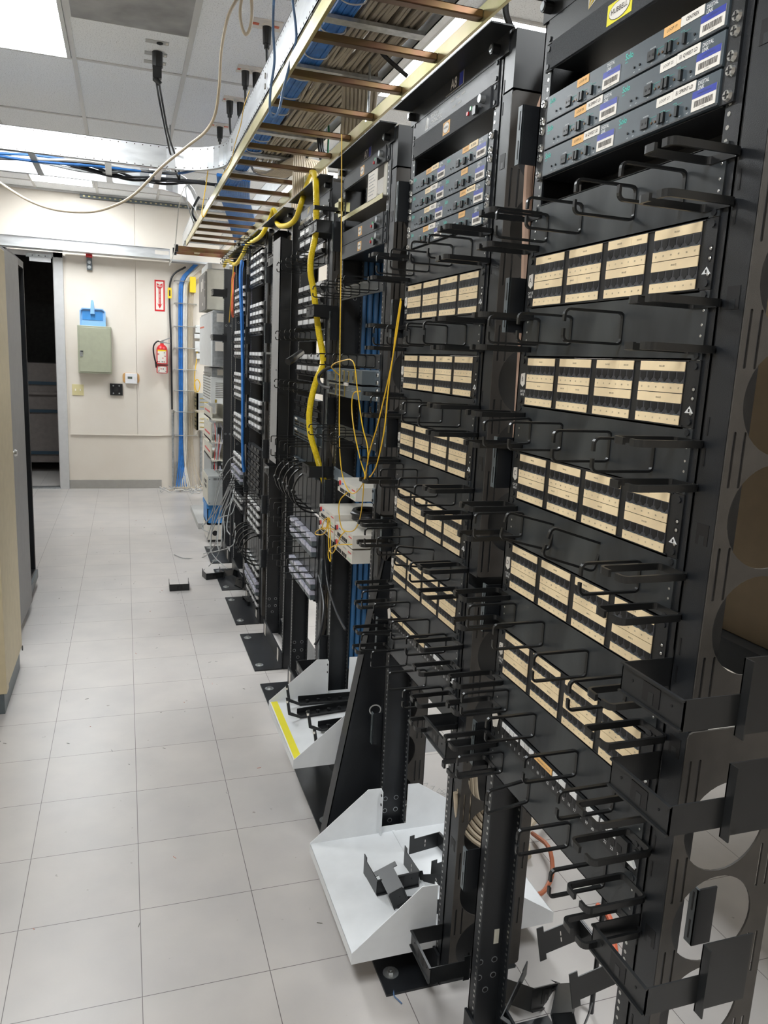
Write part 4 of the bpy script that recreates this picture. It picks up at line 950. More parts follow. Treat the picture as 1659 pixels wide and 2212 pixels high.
# long tan cable swag, loop, blue loop, thin yellow and white strands
def cablepx(name, pts, r, m, label, cat='cable', n=8, smooth=8, ribs=False, group=None):
    P = []
    for x, y, ax, v in pts: P.append({'X': onX, 'Y': onY, 'Z': onZ}[ax](x, y, v))
    b = MB(); b.tube(P, r, m, n, ribs, smooth); return tag(b.build(name, smooth=not ribs), label, cat, group)
cablepx('hanging_cable', [(-60, 352, 'Y', 3.0), (0, 395, 'Y', 2.95), (60, 432, 'Y', 2.9), (120, 453, 'Y', 2.8), (190, 458, 'Y', 2.7), (240, 447, 'Y', 2.6), (290, 420, 'Y', 2.5), (350, 360, 'Y', 2.4), (410, 312, 'Y', 2.3), (445, 283, 'Y', 2.2), (465, 245, 'Y', 2.1), (474, 180, 'Y', 2.0), (478, 110, 'Y', 1.95), (490, 45, 'Y', 1.9), (505, 10, 'Y', 1.9), (523, -14, 'Y', 1.9), (541, -8, 'Y', 1.9), (544, 35, 'Y', 1.92), (538, 66, 'Y', 1.95), (530, 74, 'Y', 1.95), (522, 55, 'Y', 1.95), (519, 20, 'Y', 1.95), (528, -30, 'Y', 1.95), (530, -50, 'Z', 3.045)], .0066, 'beigecab', 'thick tan cable swagging across the aisle with a narrow loop at the top')
cablepx('hanging_cable', [(600, -45, 'Z', 3.045), (593, -15, 'Y', .9), (590, 60, 'Y', .9), (593, 130, 'Y', .9), (585, 190, 'Y', .9), (583, 235, 'Y', .9), (589, 253, 'Y', .9), (602, 240, 'Y', .9), (613, 190, 'Y', .9), (628, 130, 'Y', .9), (640, 80, 'Y', .9), (632, 0, 'Y', .9), (632, -20, 'Y', .9), (640, -45, 'Z', 3.045)], .0040, 'darkblue', 'slate blue cable looping down in front of the gold ladder')
cablepx('hanging_cable', [(539, 195, 'Y', 1.85), (527, 230, 'Y', 1.9), (520, 270, 'Y', 2.0), (508, 310, 'Y', 2.1), (498, 350, 'Y', 2.3), (480, 380, 'Y', 2.6)], .0018, 'yfib', 'thin yellow fibre strand hanging against the side of the aluminium tray', n=5)
cablepx('hanging_cable', [(452, 352, 'Y', 3.4), (448, 376, 'Y', 3.4), (445, 400, 'Y', 3.4), (440, 430, 'Y', 3.4), (436, 460, 'Y', 3.4), (440, 468, 'Y', 3.4), (450, 450, 'Y', 3.4)], .0030, 'yfib', 'thin yellow strand dangling below the bend of the crossing tray', n=5)
cablepx('hanging_cable', [(452, 376, 'Y', 4.02), (440, 383, 'Y', 4.0), (402, 400, 'Y', 4.0), (388, 440, 'Y', 4.0), (383, 480, 'Y', 4.0), (377, 540, 'Y', 4.0), (366, 573, 'Y', 4.0)], .0035, 'whitecab', 'thin white wire hanging past the capped end of the ladder')
cablepx('hanging_cable', [(440, 390, 'Y', 4.1), (410, 398, 'Y', 4.1), (402, 405, 'Y', 4.1), (405, 440, 'Y', 4.1), (418, 482, 'Y', 4.1)], .0035, 'greycab', 'second thin grey wire curling beside the ladder end')
cablepx('hanging_cable', [(430, 425, 'Y', 4.6), (417, 450, 'Y', 4.6), (417, 465, 'Y', 4.6), (424, 478, 'Y', 4.6)], .009, 'blackcab', 'short thick black cable arc at the left rail of the ladder')
cablepx('hanging_cable', [(1092, 3, 'Y', .7), (1093, 30, 'Y', .7), (1102, 55, 'Y', .7), (1118, 80, 'Y', .7)], .010, 'blackcab', 'black cable curving down behind the A8 rack top')
cablepx('hanging_cable', [(806, 20, 'Y', 1.2), (800, 45, 'Y', 1.2), (806, 80, 'Y', 1.2), (822, 110, 'Y', 1.2), (840, 130, 'Y', 1.2), (880, 165, 'Y', 1.2)], .008, 'blackcab', 'black cable sweeping down through the ladder rungs')
for i, (px, w_) in enumerate(((687, 'left'), (692, 'middle'), (696, 'right'))):
    cablepx('hanging_cable', [(px, 278, 'Y', 2.3), (px, 300, 'Y', 2.3), (px+3, 325, 'Y', 2.3), (px+6+6*i, 345, 'Y', 2.3)], .007, 'blackcab', '%s one of three short black cords hanging under the far ladder rungs' % w_)
cablepx('hanging_cable', [(709, 255, 'Y', 2.2), (710, 290, 'Y', 2.2), (709, 330, 'Y', 2.2), (716, 345, 'Y', 2.2)], .005, 'greencab', 'dark green cable hanging right of the black cords')
# thick yellow loom and yellow fibres
YG = 'yellow split loom along the racks'
cablepx('yellow_loom', [(673, 372, 'X', .80), (680, 378, 'Y', 1.30), (683, 420, 'Y', 1.14), (683, 470, 'Y', 1.13), (681, 510, 'Y', 1.13), (672, 555, 'Y', 1.13), (671, 590, 'Y', 1.13), (677, 625, 'Y', 1.13), (682, 665, 'Y', 1.13), (689, 720, 'Y', 1.13), (697, 765, 'Y', 1.12), (696, 790, 'Y', 1.12), (684, 820, 'Y', 1.12), (673, 860, 'Y', 1.13), (668, 900, 'Y', 1.13), (671, 940, 'Y', 1.13), (684, 985, 'Y', 1.13), (691, 1010, 'Y', 1.13), (703, 1050, 'Y', 1.13), (709, 1090, 'Y', 1.13), (705, 1112, 'Y', 1.13)], .0108, 'yellow', 'thick yellow split loom snaking down through the black brackets left of the A7 rack', n=12, smooth=26, ribs=True, group=None)
cablepx('yellow_loom', [(674, 375, 'X', .80), (664, 398, 'X', .72), (652, 435, 'X', .66), (640, 470, 'X', .66), (625, 485, 'X', .66), (606, 488, 'X', .66), (598, 480, 'X', .68), (599, 468, 'X', .72), (591, 453, 'X', .76), (586, 465, 'X', .72), (577, 487, 'X', .68), (563, 510, 'X', .66), (545, 522, 'X', .66), (533, 530, 'X', .66), (525, 548, 'X', .66), (512, 568, 'X', .66), (503, 570, 'X', .66), (491, 563, 'X', .66), (484, 575, 'X', .66)], .0105, 'yellow', 'thick yellow split loom draped from the ladder along the tops of the far racks', n=12, smooth=22, ribs=True)
FB = [([(738, 290, 'X', .60), (738, 400, 'X', .60), (737, 560, 'X', .60), (735, 700, 'X', .60), (734, 800, 'X', .60), (733, 920, 'X', .60), (735, 990, 'X', .60), (742, 1035, 'X', .61), (755, 1062, 'X', .62), (768, 1064, 'X', .63), (782, 1048, 'X', .62), (788, 1030, 'X', .60)], 'thin yellow fibre falling straight down the left side of the A7 rack'),
      ([(866, 645, 'X', .59), (855, 715, 'X', .59), (848, 775, 'X', .59), (832, 850, 'X', .59), (815, 920, 'X', .59), (800, 970, 'X', .59), (790, 1020, 'X', .60), (787, 1035, 'X', .60)], 'left of two thin yellow fibres slanting down right of the A7 rack'),
      ([(867, 650, 'X', .585), (858, 715, 'X', .585), (848, 775, 'X', .585), (838, 850, 'X', .585), (830, 930, 'X', .585), (815, 1000, 'X', .585), (803, 1025, 'X', .59), (798, 1030, 'X', .59)], 'right of two thin yellow fibres slanting down right of the A7 rack'),
      ([(735, 812, 'X', .62), (722, 800, 'X', .60), (716, 792, 'X', .59), (725, 784, 'X', .59), (745, 778, 'X', .59), (757, 777, 'X', .59), (766, 790, 'X', .59), (772, 840, 'X', .59), (783, 920, 'X', .59), (793, 960, 'X', .59), (795, 990, 'X', .59), (790, 1030, 'X', .60)], 'thin yellow fibre arching above the grey routers and down to the modems'),
      ([(778, 845, 'X', .60), (764, 850, 'X', .60), (760, 880, 'X', .60), (765, 930, 'X', .60), (778, 990, 'X', .60), (789, 1028, 'X', .60), (786, 1040, 'X', .60), (783, 1085, 'X', .61), (776, 1125, 'X', .62), (765, 1145, 'X', .62), (750, 1148, 'X', .62), (738, 1140, 'X', .62), (732, 1105, 'X', .61), (735, 1080, 'X', .61), (750, 1064, 'X', .62)], 'thin yellow fibre looping from the lower router round the stacked modems'),
      ([(745, 1148, 'X', .62), (735, 1160, 'X', .61), (725, 1185, 'X', .61), (717, 1195, 'X', .61), (710, 1180, 'X', .61), (709, 1120, 'X', .61), (705, 1140, 'X', .61), (696, 1142, 'X', .60), (700, 1125, 'X', .60), (709, 1118, 'X', .60)], 'thin yellow fibre loops gathered under the thick yellow loom'),
      ([(722, 1144, 'X', .62), (700, 1140, 'X', .61), (683, 1148, 'X', .61), (682, 1154, 'X', .61), (695, 1155, 'X', .61), (705, 1146, 'X', .61), (712, 1120, 'X', .61), (714, 1190, 'X', .61), (714, 1213, 'X', .61), (709, 1200, 'X', .61), (712, 1185, 'X', .61), (730, 1177, 'X', .61), (760, 1176, 'X', .63)], 'thin yellow fibre with a flat side loop, plugged into the lowest modem')]
for P, lab in FB: cablepx('fibre_cable', P, .0017, 'yfib', lab, n=6, group='thin yellow fibre jumpers on the A7 rack')
b = MB(); b.tube([onX(x, y, .61) for x, y in ((738, 290), (738, 420))], .002, 'yfib', 5)
b = None
cablepx('power_cord', [(716, 838, 'X', .60), (700, 835, 'X', .60), (690, 825, 'X', .60), (689, 812, 'X', .60), (700, 800, 'X', .60), (720, 792, 'X', .62), (740, 790, 'X', .66)], .0055, 'blackcab', 'black power cord curling left of the grey routers')
cablepx('power_cord', [(651, 762, 'X', .66), (640, 770, 'X', .58), (632, 776, 'X', .55), (622, 782, 'X', .53)], .013, 'plastic', 'short black connector sticking out of the yellow loom rack')
cablepx('coax_cable', [(700, 830, 'X', .66), (697, 1000, 'X', .66), (700, 1150, 'X', .66), (706, 1250, 'X', .66), (722, 1310, 'X', .62), (735, 1340, 'X', .60), (746, 1360, 'X', .58)], .0035, 'blackcab', 'black coaxial cable hanging left of the A7 rack, end swinging free')
cablepx('coax_cable', [(688, 1240, 'X', .70), (699, 1300, 'X', .68), (697, 1340, 'X', .66), (690, 1375, 'X', .64), (680, 1393, 'X', .62)], .005, 'blackcab', 'black coaxial cable with silver plug ending above the small tray')
b = MB()
for i in range(5): b.tube([(.72+.02*i, c_of(7)-.05-.03*i, zu(-15.9)+.008+.005*i)]+[(.72+.05*math.cos(a*PI/4+i), c_of(7)-.12+.05*math.sin(a*PI/4+i), zu(-15.9)+.012+.006*i) for a in range(9)], .006, 'blackcab', 6)
tag(b.build('cord_coil', smooth=True), 'coil of black power cord lying on top of the stacked modems', 'cable')
cablepx('red_cable', [(503, 600, 'X', .65), (506, 590, 'X', .66), (503, 600, 'X', .655), (502, 630, 'X', .65), (502, 655, 'X', .65), (502, 672, 'X', .65), (503, 684, 'X', .66)], .008, 'orangecab', 'orange-red tube hanging at the top left of the narrow far rack')
cablepx('fibre_cable', [(505, 575, 'X', .63), (501, 620, 'X', .63), (498, 660, 'X', .63), (495, 696, 'X', .64)], .003, 'yfib', 'thin yellow fibre left of the orange-red tube', n=5)
# pipes and pale tubes seen inside the A7 gap
for i, (z, y0, y1) in enumerate(((2.045, .56, .9), (2.005, .60, 1.0), (1.985, .62, .92))):
    b = MB(); b.cyl((XF+.17+.015*i, .514, z), (XF+.17+.015*i, 1.15, z+.004), .010, 'pipe', 10); tag(b.build('copper_pipe'), '%s salmon-coloured pipe visible through the open gap of the A7 rack' % ('highest', 'middle', 'lowest')[i], 'pipe')
b = MB()
for i in range(4): b.tube([(XF+.16, c_of(7)+.19, 1.998-.01*i), (XF+.15, c_of(7)+.05, 1.992-.012*i), (XF+.15, c_of(7)-.08, 1.994-.008*i), (XF+.16, c_of(7)-.2, 1.990)], .007, 'whitecab', 7)
tag(b.build('cable_bundle', smooth=True), 'pale cables crossing the open gap of the A7 rack', 'cable bundle')
b = MB(); b.box(XF-.02, XF+.02, 1.01, 1.06, 2.0, 2.03, 'gold'); b.box(XF-.01, XF-.004, 1.01, 1.05, 1.985, 2.045, 'gold'); b.box(XF-.10, XF+.02, 1.02, 1.04, 2.0, 2.012, 'plastic'); tag(b.build('clamp'), 'brassy clamp with black bolt at the upper left of the A7 rack gap', 'clamp')
# grey duct cover on the empty rack
t = thing('duct_cover', 'tall grey vertical duct cover standing proud of the empty rack', 'duct cover', (.612, 1.785, 0))
b = MB(); b.box(0, .004, -.085, .085, 1.04, 2.0, 'cabgrey'); b.prism([(.0, 1.04), (.05, 1.0), (.05, 1.99), (.0, 2.0)], 'y', -.085, -.081, 'plastic'); b.box(0, .05, .081, .085, 1.04, 2.0, 'plastic'); b.build('channel', t)
b = MB()
for z in (1.9, 1.45): b.cyl((-.002, -.05, z), (0, -.05, z), .004, 'port', 8)
b.build('rivet', t)
b = MB(); b.cyl((-.02, .09, 1.52), (0, .09, 1.52), .005, 'steel', 8); b.cyl((-.02, .09, 1.0), (0, .09, 1.0), .005, 'steel', 8); b.build('screw', t)
# leaning black plank
t = thing('leaning_cable_manager', 'long black steel channel leaning against the A7 rack behind the white tray', 'cable manager', (.548, .445, .0), rot=(0, .17, 0))
b = MB(); b.box(0, .15, 0, .003, 0, .94, 'black'); b.box(0, .003, 0, .05, 0, .94, 'black'); b.box(.147, .15, 0, .05, 0, .94, 'black'); b.build('channel', t)
b = MB(); b.prism([(.075+.020*math.cos(a*PI/10), .47+.018*math.sin(a*PI/10)) for a in range(20)], 'y', -.0006, 0, 'greytag'); b.prism([(.075+.016*math.cos(a*PI/10), .47+.014*math.sin(a*PI/10)) for a in range(20)], 'y', -.0010, -.0005, 'black'); b.build('oval_mark', t)
b = MB(); b.box(.05, .075, -.006, 0, .855, .862, 'white'); b.build('white_tab', t)
# ================================================================ far wall things (wall face at y = YF)
YF = YW-.006
t = thing('key_cabinet', 'olive-grey steel key cabinet on the far wall', 'cabinet', (-.31, YF, 1.485))
b = MB(); b.box(-.165, .165, -.10, 0, -.243, .245, 'olive'); b.build('body', t, bevel=.004)
b = MB(); b.box(-.150, .158, -.106, -.10, -.228, .228, 'olive'); d = b.build('door', t, bevel=.003)
b = MB(); b.box(-.145, -.118, -.112, -.106, -.07, -.01, 'dullsteel'); b.box(-.140, -.112, -.118, -.112, -.025, -.012, 'plastic'); b.cyl((-.130, -.114, -.05), (-.130, -.106, -.05), .006, 'steel', 8); b.build('lock', d)
t = thing('dustpan', 'light blue plastic dustpan standing on the olive-grey key cabinet', 'dustpan', (-.325, YF-.04, 1.73))
b = MB(); b.prism([(-.125, 0), (.128, 0), (.128, .15), (.10, .178), (-.10, .178), (-.125, .15)], 'y', -.006, 0, 'dustblue'); b.prism([(-.125, 0), (-.115, 0), (-.115, .15), (-.09, .168), (-.10, .178), (-.125, .15)], 'y', -.03, -.006, 'dustblue'); b.prism([(.128, 0), (.118, 0), (.118, .15), (.095, .168), (.10, .178), (.128, .15)], 'y', -.03, -.006, 'dustblue'); b.box(-.10, .10, -.03, -.006, .168, .178, 'dustblue')
b.box(-.10, .10, -.010, -.006, .06, .15, 'crate'); b.build('pan', t)
b = MB(); b.prism([(-.022, .12), (.022, .12), (.016, .24), (.008, .262), (-.008, .262), (-.014, .24)], 'y', -.035, -.012, 'dustblue'); b.build('handle', t, bevel=.003)
t = thing('light_switch', 'ivory double light switch plate on the far wall below the key cabinet', 'light switch', (-.49, YF, 1.062))
b = MB(); b.box(-.057, .057, -.008, 0, -.058, .058, 'ivory'); b.build('plate', t, bevel=.002)
for x in (-.024, .024): b = MB(); b.box(x-.005, x+.005, -.020, -.008, -.010, .010, 'paper'); b.build('toggle', t)
t = thing('wall_bracket', 'square black plastic mounting frame on the far wall left of the thermostat', 'bracket', (-.105, YF, 1.079))
b = MB(); b.box(-.064, .064, -.020, 0, -.062, .062, 'plastic'); b.box(-.045, .045, -.024, -.02, -.045, .045, 'port'); b.box(-.02, .02, -.028, -.02, -.02, .02, 'plastic')
for x in (-.03, .03):
    for z in (-.04, .04): b.cyl((x, -.026, z), (x, -.02, z), .008, 'dullsteel', 8)
b.build('frame', t)
t = thing('thermostat', 'white thermostat on a rounded tan plate', 'thermostat', (.047, YF, 1.205))
b = MB(); b.prism(rrect(-.086, .086, -.052, .055, .03), 'y', -.006, 0, 'wood'); b.build('backplate', t)
b = MB(); b.box(-.060, .064, -.034, -.006, -.058, .052, 'thermo'); b.build('case', t, bevel=.004)
b = MB(); b.box(-.035, .012, -.036, -.034, -.006, .018, 'lcd'); b.build('display', t)
b = MB(); b.box(.034, .046, -.037, -.034, .0, .010, 'paper'); b.box(.034, .046, -.037, -.034, -.02, -.01, 'paper'); b.build('buttons', t)
t = thing('fire_sign', 'red and white FIRE EXTINGUISHER arrow sign on the far wall', 'sign', (.351, YF, 2.088))
b = MB(); b.box(-.052, .052, -.003, 0, -.162, .160, 'red'); b.box(-.038, .038, -.0035, -.003, -.146, .144, 'paper')
b.prism([(-.030, .128), (0, .112), (.030, .128), (.030, .088), (.014, .074), (-.014, .074), (-.030, .088)], 'y', -.0040, -.0035, 'red')
b.box(-.011, .011, -.0040, -.0035, -.095, .076, 'red'); b.prism([(-.028, -.075), (-.011, -.095), (.011, -.095), (.028, -.075), (0, -.136)], 'y', -.0040, -.0035, 'red')
walltext(b, 'FIRE', 0, -.0042, .097, .026, 'paper', 0, .95, True)
for i, ch in enumerate('EXTINGUISHER'): walltext(b, ch, 0, -.0042, .066-i*.0135, .0145, 'paper', 0, 1, True)
b.build('sign_face', t)
t = thing('fire_extinguisher', 'red fire extinguisher with black hose hanging on the far wall', 'fire extinguisher', (.367, YF-.085, 1.27))
b = MB(); prof = [(.0, 0), (.056, .004), (.058, .02), (.058, .25), (.052, .275), (.036, .296), (.020, .306), (.018, .32)]
n = 20; vs = [(r*math.cos(2*PI*i/n), r*math.sin(2*PI*i/n), z) for r, z in prof for i in range(n)]; b.add(vs, [(j*n+i, j*n+(i+1) % n, (j+1)*n+(i+1) % n, (j+1)*n+i) for j in range(len(prof)-1) for i in range(n)], 'red'); b.build('cylinder', t, smooth=True)
def lab_patch(z0, z1, m_, a0=-2.5, a1=-.75, r=.0588):
    b = MB(); k = 10; vs = []
    for i in range(k+1):
        a = a0+(a1-a0)*i/k; vs += [(r*math.cos(a), r*math.sin(a), z0), (r*math.cos(a), r*math.sin(a), z1)]
    b.add(vs, [(2*i, 2*i+2, 2*i+3, 2*i+1) for i in range(k)], m_); return b
o = lab_patch(.11, .235, 'paper').build('instruction_label', t); o2 = lab_patch(.235, .25, 'yellow').build('label_header', t); lab_patch(.01, .075, 'paper').build('lower_label', t)
b = MB(); rnd = random.Random(5)
for i in range(16): a = rnd.uniform(-2.4, -.9); z = rnd.choice([.022, .035, .05, .125, .145, .165, .185, .205, .22]); b.box(.0594*math.cos(a)-.006, .0594*math.cos(a)+.006, .0594*math.sin(a)-.0015, .0594*math.sin(a)+.001, z-.004, z+.004, 'ink' if i % 3 else 'red')
b.build('label_print', t)
b = MB(); b.box(-.060, .060, -.062, .07, .088, .098, 'ink'); b.build('strap', t)
b = MB(); b.cyl((0, 0, .32), (0, 0, .345), .016, 'dullsteel', 12); b.prism([(-.01, .345), (.085, .385), (.088, .376), (.0, .335)], 'y', -.012, .012, 'dullsteel'); b.prism([(-.01, .34), (.09, .322), (.088, .314), (-.01, .328)], 'y', -.010, .010, 'dullsteel'); b.cyl((-.02, -.02, .35), (-.02, -.002, .35), .012, 'paper', 10); b.build('valve_handle', t)
b = MB(); b.tube([(-.01, 0, .335), (-.05, -.005, .335), (-.085, -.005, .29), (-.088, -.005, .22), (-.075, -.005, .15), (-.065, -.005, .11)], .008, 'blackcab', 8); b.cyl((-.066, -.005, .12), (-.058, -.005, .06), .011, 'plastic', 10); b.build('hose', t, smooth=True)
t = thing('indicator_box', 'black wall strip with two round lamps and a red top, beside the doorway', 'alarm', (-.345, YF, 2.37))
b = MB(); b.box(-.026, .026, -.03, 0, -.078, .045, 'slategrey'); b.build('box', t); b = MB(); b.box(-.030, .028, -.045, 0, .045, .085, 'red'); b.build('red_lamp', t)
for z in (.0, -.05): b = MB(); b.cyl((0, -.040, z), (0, -.03, z), .017, 'dullsteel', 14); b.build('round_lamp', t)
# cables and conduits down the wall by the corner
CG = 'cables standing against the far wall'
def wallrun(name, x0, x1, n, r, m, zt, zb, label, flare=0, top=(0, 0)):
    b = MB()
    for i in range(n):
        x = x0+(x1-x0)*(i+.5)/n; f = flare*(i-(n-1)/2)/max(1, n)
        b.tube([(x+top[0]+.13, YF-.05, zt+.10), (x+top[0]+.05, YF-.03, zt+.02), (x+top[0]*.3, YF-.03, zt-.10), (x, YF-.03-(i % 2)*r, zt-.35), (x, YF-.03-(i % 2)*r, 1.2), (x, YF-.03-(i % 2)*r, .55), (x+f*.5, YF-.04, .25), (x+f*1.6, YF-.07, zb)], r, m, 7, smooth=3)
    return tag(b.build(name, smooth=True), label, 'cable bundle')
wallrun('cable_bundle', .545, .585, 5, .007, 'bluecab', 2.36, .02, 'flat bright blue cable bundle down the far wall beside the cream one', .06, (.06, 0))
wallrun('cable_bundle', .592, .634, 5, .007, 'whitecab', 2.36, .02, 'cream white cable bundle down the far wall, right of the blue one', -.10, (.08, 0))
wallrun('cable_bundle', .645, .700, 5, .004, 'beigecab', 2.32, .02, 'thin tan wires down the far wall, right of the cream bundle', .16, (.12, 0))
b = MB(); b.tube([(.62, YF-.04, 2.40), (.50, YF-.03, 2.32), (.455, YF-.02, 2.2), (.452, YF-.02, 2.0), (.465, YF-.02, 1.6), (.472, YF-.02, .88)], .010, 'blackcab', 8); tag(b.build('power_cable', smooth=True), 'black power cable with yellow tag down the far wall', 'cable')
b = MB(); b.prism(rrect(.433, .473, 2.065, 2.175, .008), 'y', YF-.038, YF-.006, 'yellowbox'); b.box(.446, .460, YF-.040, YF-.038, 2.09, 2.15, 'ink'); tag(b.build('cable_tag'), 'yellow tag wrapped on the black cable beside the fire sign', 'tag')
b = MB(); b.cyl((.478, YF-.022, .012), (.478, YF-.022, .86), .013, 'dullsteel', 12); b.cyl((.478, YF-.022, .845), (.478, YF-.022, .875), .017, 'steel', 12); b.cyl((.515, YF-.022, .012), (.515, YF-.022, .30), .010, 'dullsteel', 12); tag(b.build('conduit', smooth=True), 'galvanised conduit pipe on the far wall under the black cable', 'pipe')
b = MB(); b.cyl((.785, YF-.022, .012), (.785, YF-.022, .66), .016, 'dullsteel', 12); b.cyl((.785, YF-.022, .65), (.785, YF-.022, .675), .021, 'steel', 12); tag(b.build('conduit', smooth=True), 'galvanised conduit pipe on the far wall under the brassy boxes', 'pipe')
for i, z in enumerate((2.25, 2.02, 1.78, 1.55, 1.32, 1.09, .86, .60)):
    b = MB(); b.cyl((.50, YF-.058, z), (.735, YF-.058, z), .005, 'steel', 8)
    for x in (.505, .73): b.box(x-.006, x+.006, YF-.058, YF-.0, z-.004, z+.004, 'dullsteel')
    tag(b.build('cable_bar'), 'thin steel bar holding the wall cables, %s from the top' % OW[i].replace('topmost', 'first'), 'bar', 'steel bars across the wall cables')
b = MB(); rnd = random.Random(11)
for i in range(34):
    x = rnd.uniform(.40, .86); y = YF-rnd.uniform(.08, .30); P = []
    a = rnd.uniform(0, 6.28)
    for j in range(6): a += rnd.uniform(-1, 1); x += .045*math.cos(a); y += .035*math.sin(a); P.append((min(max(x, .33), .95), min(y, YF-.02), .004+rnd.uniform(0, .045)))
    b.tube(P, rnd.choice((.003, .004)), rnd.choice(('greycab', 'whitecab', 'beigecab', 'greycab')), 5, smooth=3)
stuff(tag(b.build('cable_scraps', smooth=True), 'tangle of cut grey and tan cable scraps on the floor at the far wall', 'cable scraps'))
# beige and yellow wall equipment beyond the racks
t = thing('phone_equipment', 'tall off-white equipment box with ventilated strip, behind the beige box', 'equipment', (.80, 5.95, 0))
b = MB(); b.box(-.0, .06, -.35, .5, 0.0, 2.2, 'dullsteel'); b.build('backboard', t)
def eqbox(name, x0, x1, y0, y1, z0, z1, m1, label, extra=None, bev=.006):
    t = thing(name, label, 'equipment box', (x0, y0, z0)); b = MB(); b.box(0, x1-x0, 0, y1-y0, 0, z1-z0, m1); b.build('case', t, bevel=bev)
    if extra: extra(t, x1-x0, y1-y0, z1-z0)
    return t
def ex1(t, dx, dy, dz):
    b = MB(); b.box(-.012, 0, .0, dy, .0, dz-.02, 'brown'); walltext(b, '', 0, 0, 0, .01, 'ink')
    b.box(-.0135, -.012, .18, .24, dz*.55, dz*.8, 'paper'); b.box(-.0135, -.012, .29, .35, dz*.5, dz*.75, 'paper'); b.box(-.0135, -.012, .2, .25, .04, .06, 'paper')
    for z in (.1, .16, .22): b.box(-.0135, -.012, .02, .06, z, z+.05, 'port')
    b.build('front_cover', t)
    b = MB(); b.box(.01, dx, .02, dy, dz, dz+.05, 'telwhite'); b.box(.04, dx-.03, -.004, .0, dz+.005, dz+.045, 'paper'); b.build('top_unit', t)
eqbox('equipment_box', .62, .80, 4.88, 5.44, 1.855, 2.17, 'telbeige', 'beige equipment box with dark front, highest of the stacked wall units', ex1)
def ex2(t, dx, dy, dz):
    b = MB(); b.box(-.012, 0, .0, dy, 0, dz-.02, 'telwhite'); b.box(-.0135, -.012, .55, .9, dz*.72, dz*.75, 'orangecab'); b.box(-.0135, -.012, .02, .04, dz*.5, dz*.56, 'port'); b.build('front_cover', t)
    b = MB(); b.box(.02, .10, -.003, 0, dz*.28, dz*.45, 'paper'); b.box(.03, .11, -.003, 0, dz*.8, dz*.95, 'paper'); b.build('side_label', t)
eqbox('equipment_box', .625, .80, 4.48, 5.42, 1.41, 1.83, 'dullsteel', 'white-fronted metal equipment box, second of the stacked wall units', ex2)
def ex3(t, dx, dy, dz):
    b = MB()
    for i in range(9): b.box(.035, dx-.03, -.004, 0, .05+i*.014, .056+i*.014, 'brown')
    for i in range(10): b.box(-.0015, 0, .05, dy-.05, .03+i*.022, .038+i*.022, 'brown')
    b.box(.03, .045, -.005, 0, .01, .035, 'goldpin'); b.build('vent_slots', t)
    b = MB(); b.box(.01, dx-.02, .03, dy, dz, dz+.07, 'dullsteel'); b.box(.05, .12, .027, .03, dz+.015, dz+.06, 'paper'); b.build('bracket', t)
eqbox('equipment_box', .63, .80, 4.62, 5.30, 1.115, 1.325, 'telwhite', 'white box with slotted grille, third of the stacked wall units', ex3)
t = thing('terminal_rack', 'cream terminal shelves with red strips and coloured wires below the grille box', 'equipment', (.64, 4.6, 0))
for i, (z0, z1) in enumerate(((.98, 1.09), (.80, .96), (.655, .78))):
    b = MB(); b.box(.0, .10, .0, .7, z0, z0+.012, 'telbeige'); b.box(.0, .012, .12, .7, z0, z1-.01, 'telbeige'); b.box(-.002, .0, .2, .6, z0+.05, z0+.065, 'red'); b.box(.10, .12, 0, .7, z0, z1, 'telbeige'); b.build('shelf', t)
rnd = random.Random(21); b = MB()
for i in range(16): x = .02+rnd.random()*.08; b.tube([(x, .02+rnd.random()*.1, .96), (x+rnd.uniform(-.02, .02), .0, .86), (x+rnd.uniform(-.02, .02), .02, .70), (x, .02, .58)], .0025, rnd.choice(('greycab', 'purple', 'whitecab', 'greycab', 'red')), 5, smooth=3)
stuff(b.build('jumper_wires', t)); b = MB(); b.box(.04, .07, .0, .03, .88, .93, 'plastic'); b.box(.04, .07, .0, .03, .62, .66, 'plastic'); b.build('clip', t)
t = thing('steel_stand', 'pale steel post stand carrying the stacked wall units', 'stand', (.80, 4.45, 0))
b = MB(); b.box(0, .03, 0, .05, 0, 2.35, 'telbeige'); b.build('post', t); b = MB(); b.box(0, .03, .95, 1.0, 0, 2.35, 'telbeige'); b.build('post', t); b = MB()
for z in (.5, 1.0, 1.36, 1.84, 2.3): b.box(.005, .025, 0, 1.0, z, z+.03, 'telbeige')
b.build('crossbar', t)
t = thing('terminal_cabinet', 'grey-green low cabinet with a column of dark blocks beside it', 'cabinet', (.66, 4.75, .3)); b = MB(); b.box(0, .12, .15, .75, 0, .36, 'upsgrey'); b.build('case', t)
b = MB()
for i in range(6):
    for j in range(3): b.box(.02+j*.028, .042+j*.028, .148, .15, .03+i*.055, .065+i*.055, 'port')
b.build('dark_blocks', t)
b = MB(); b.box(.66, .72, YF-.10, YF, 2.14, 2.30, 'yellowbox'); tag(b.build('yellow_guide'), 'yellow plastic fibre guide behind the beige equipment box', 'cable guide')
t = thing('fibre_terminal', 'cluster of small off-white boxes on the far wall right of the tan wires', 'equipment', (.78, YF, 1.6))
for z0, z1, x0, x1 in ((.12, .20, -.06, .03), (.06, .11, -.07, .01), (-.08, .03, -.065, .02), (-.16, -.10, -.05, .0)): b = MB(); b.box(x0, x1, -.06, 0, z0, z1, 'telwhite'); b.build('box', t, bevel=.003)
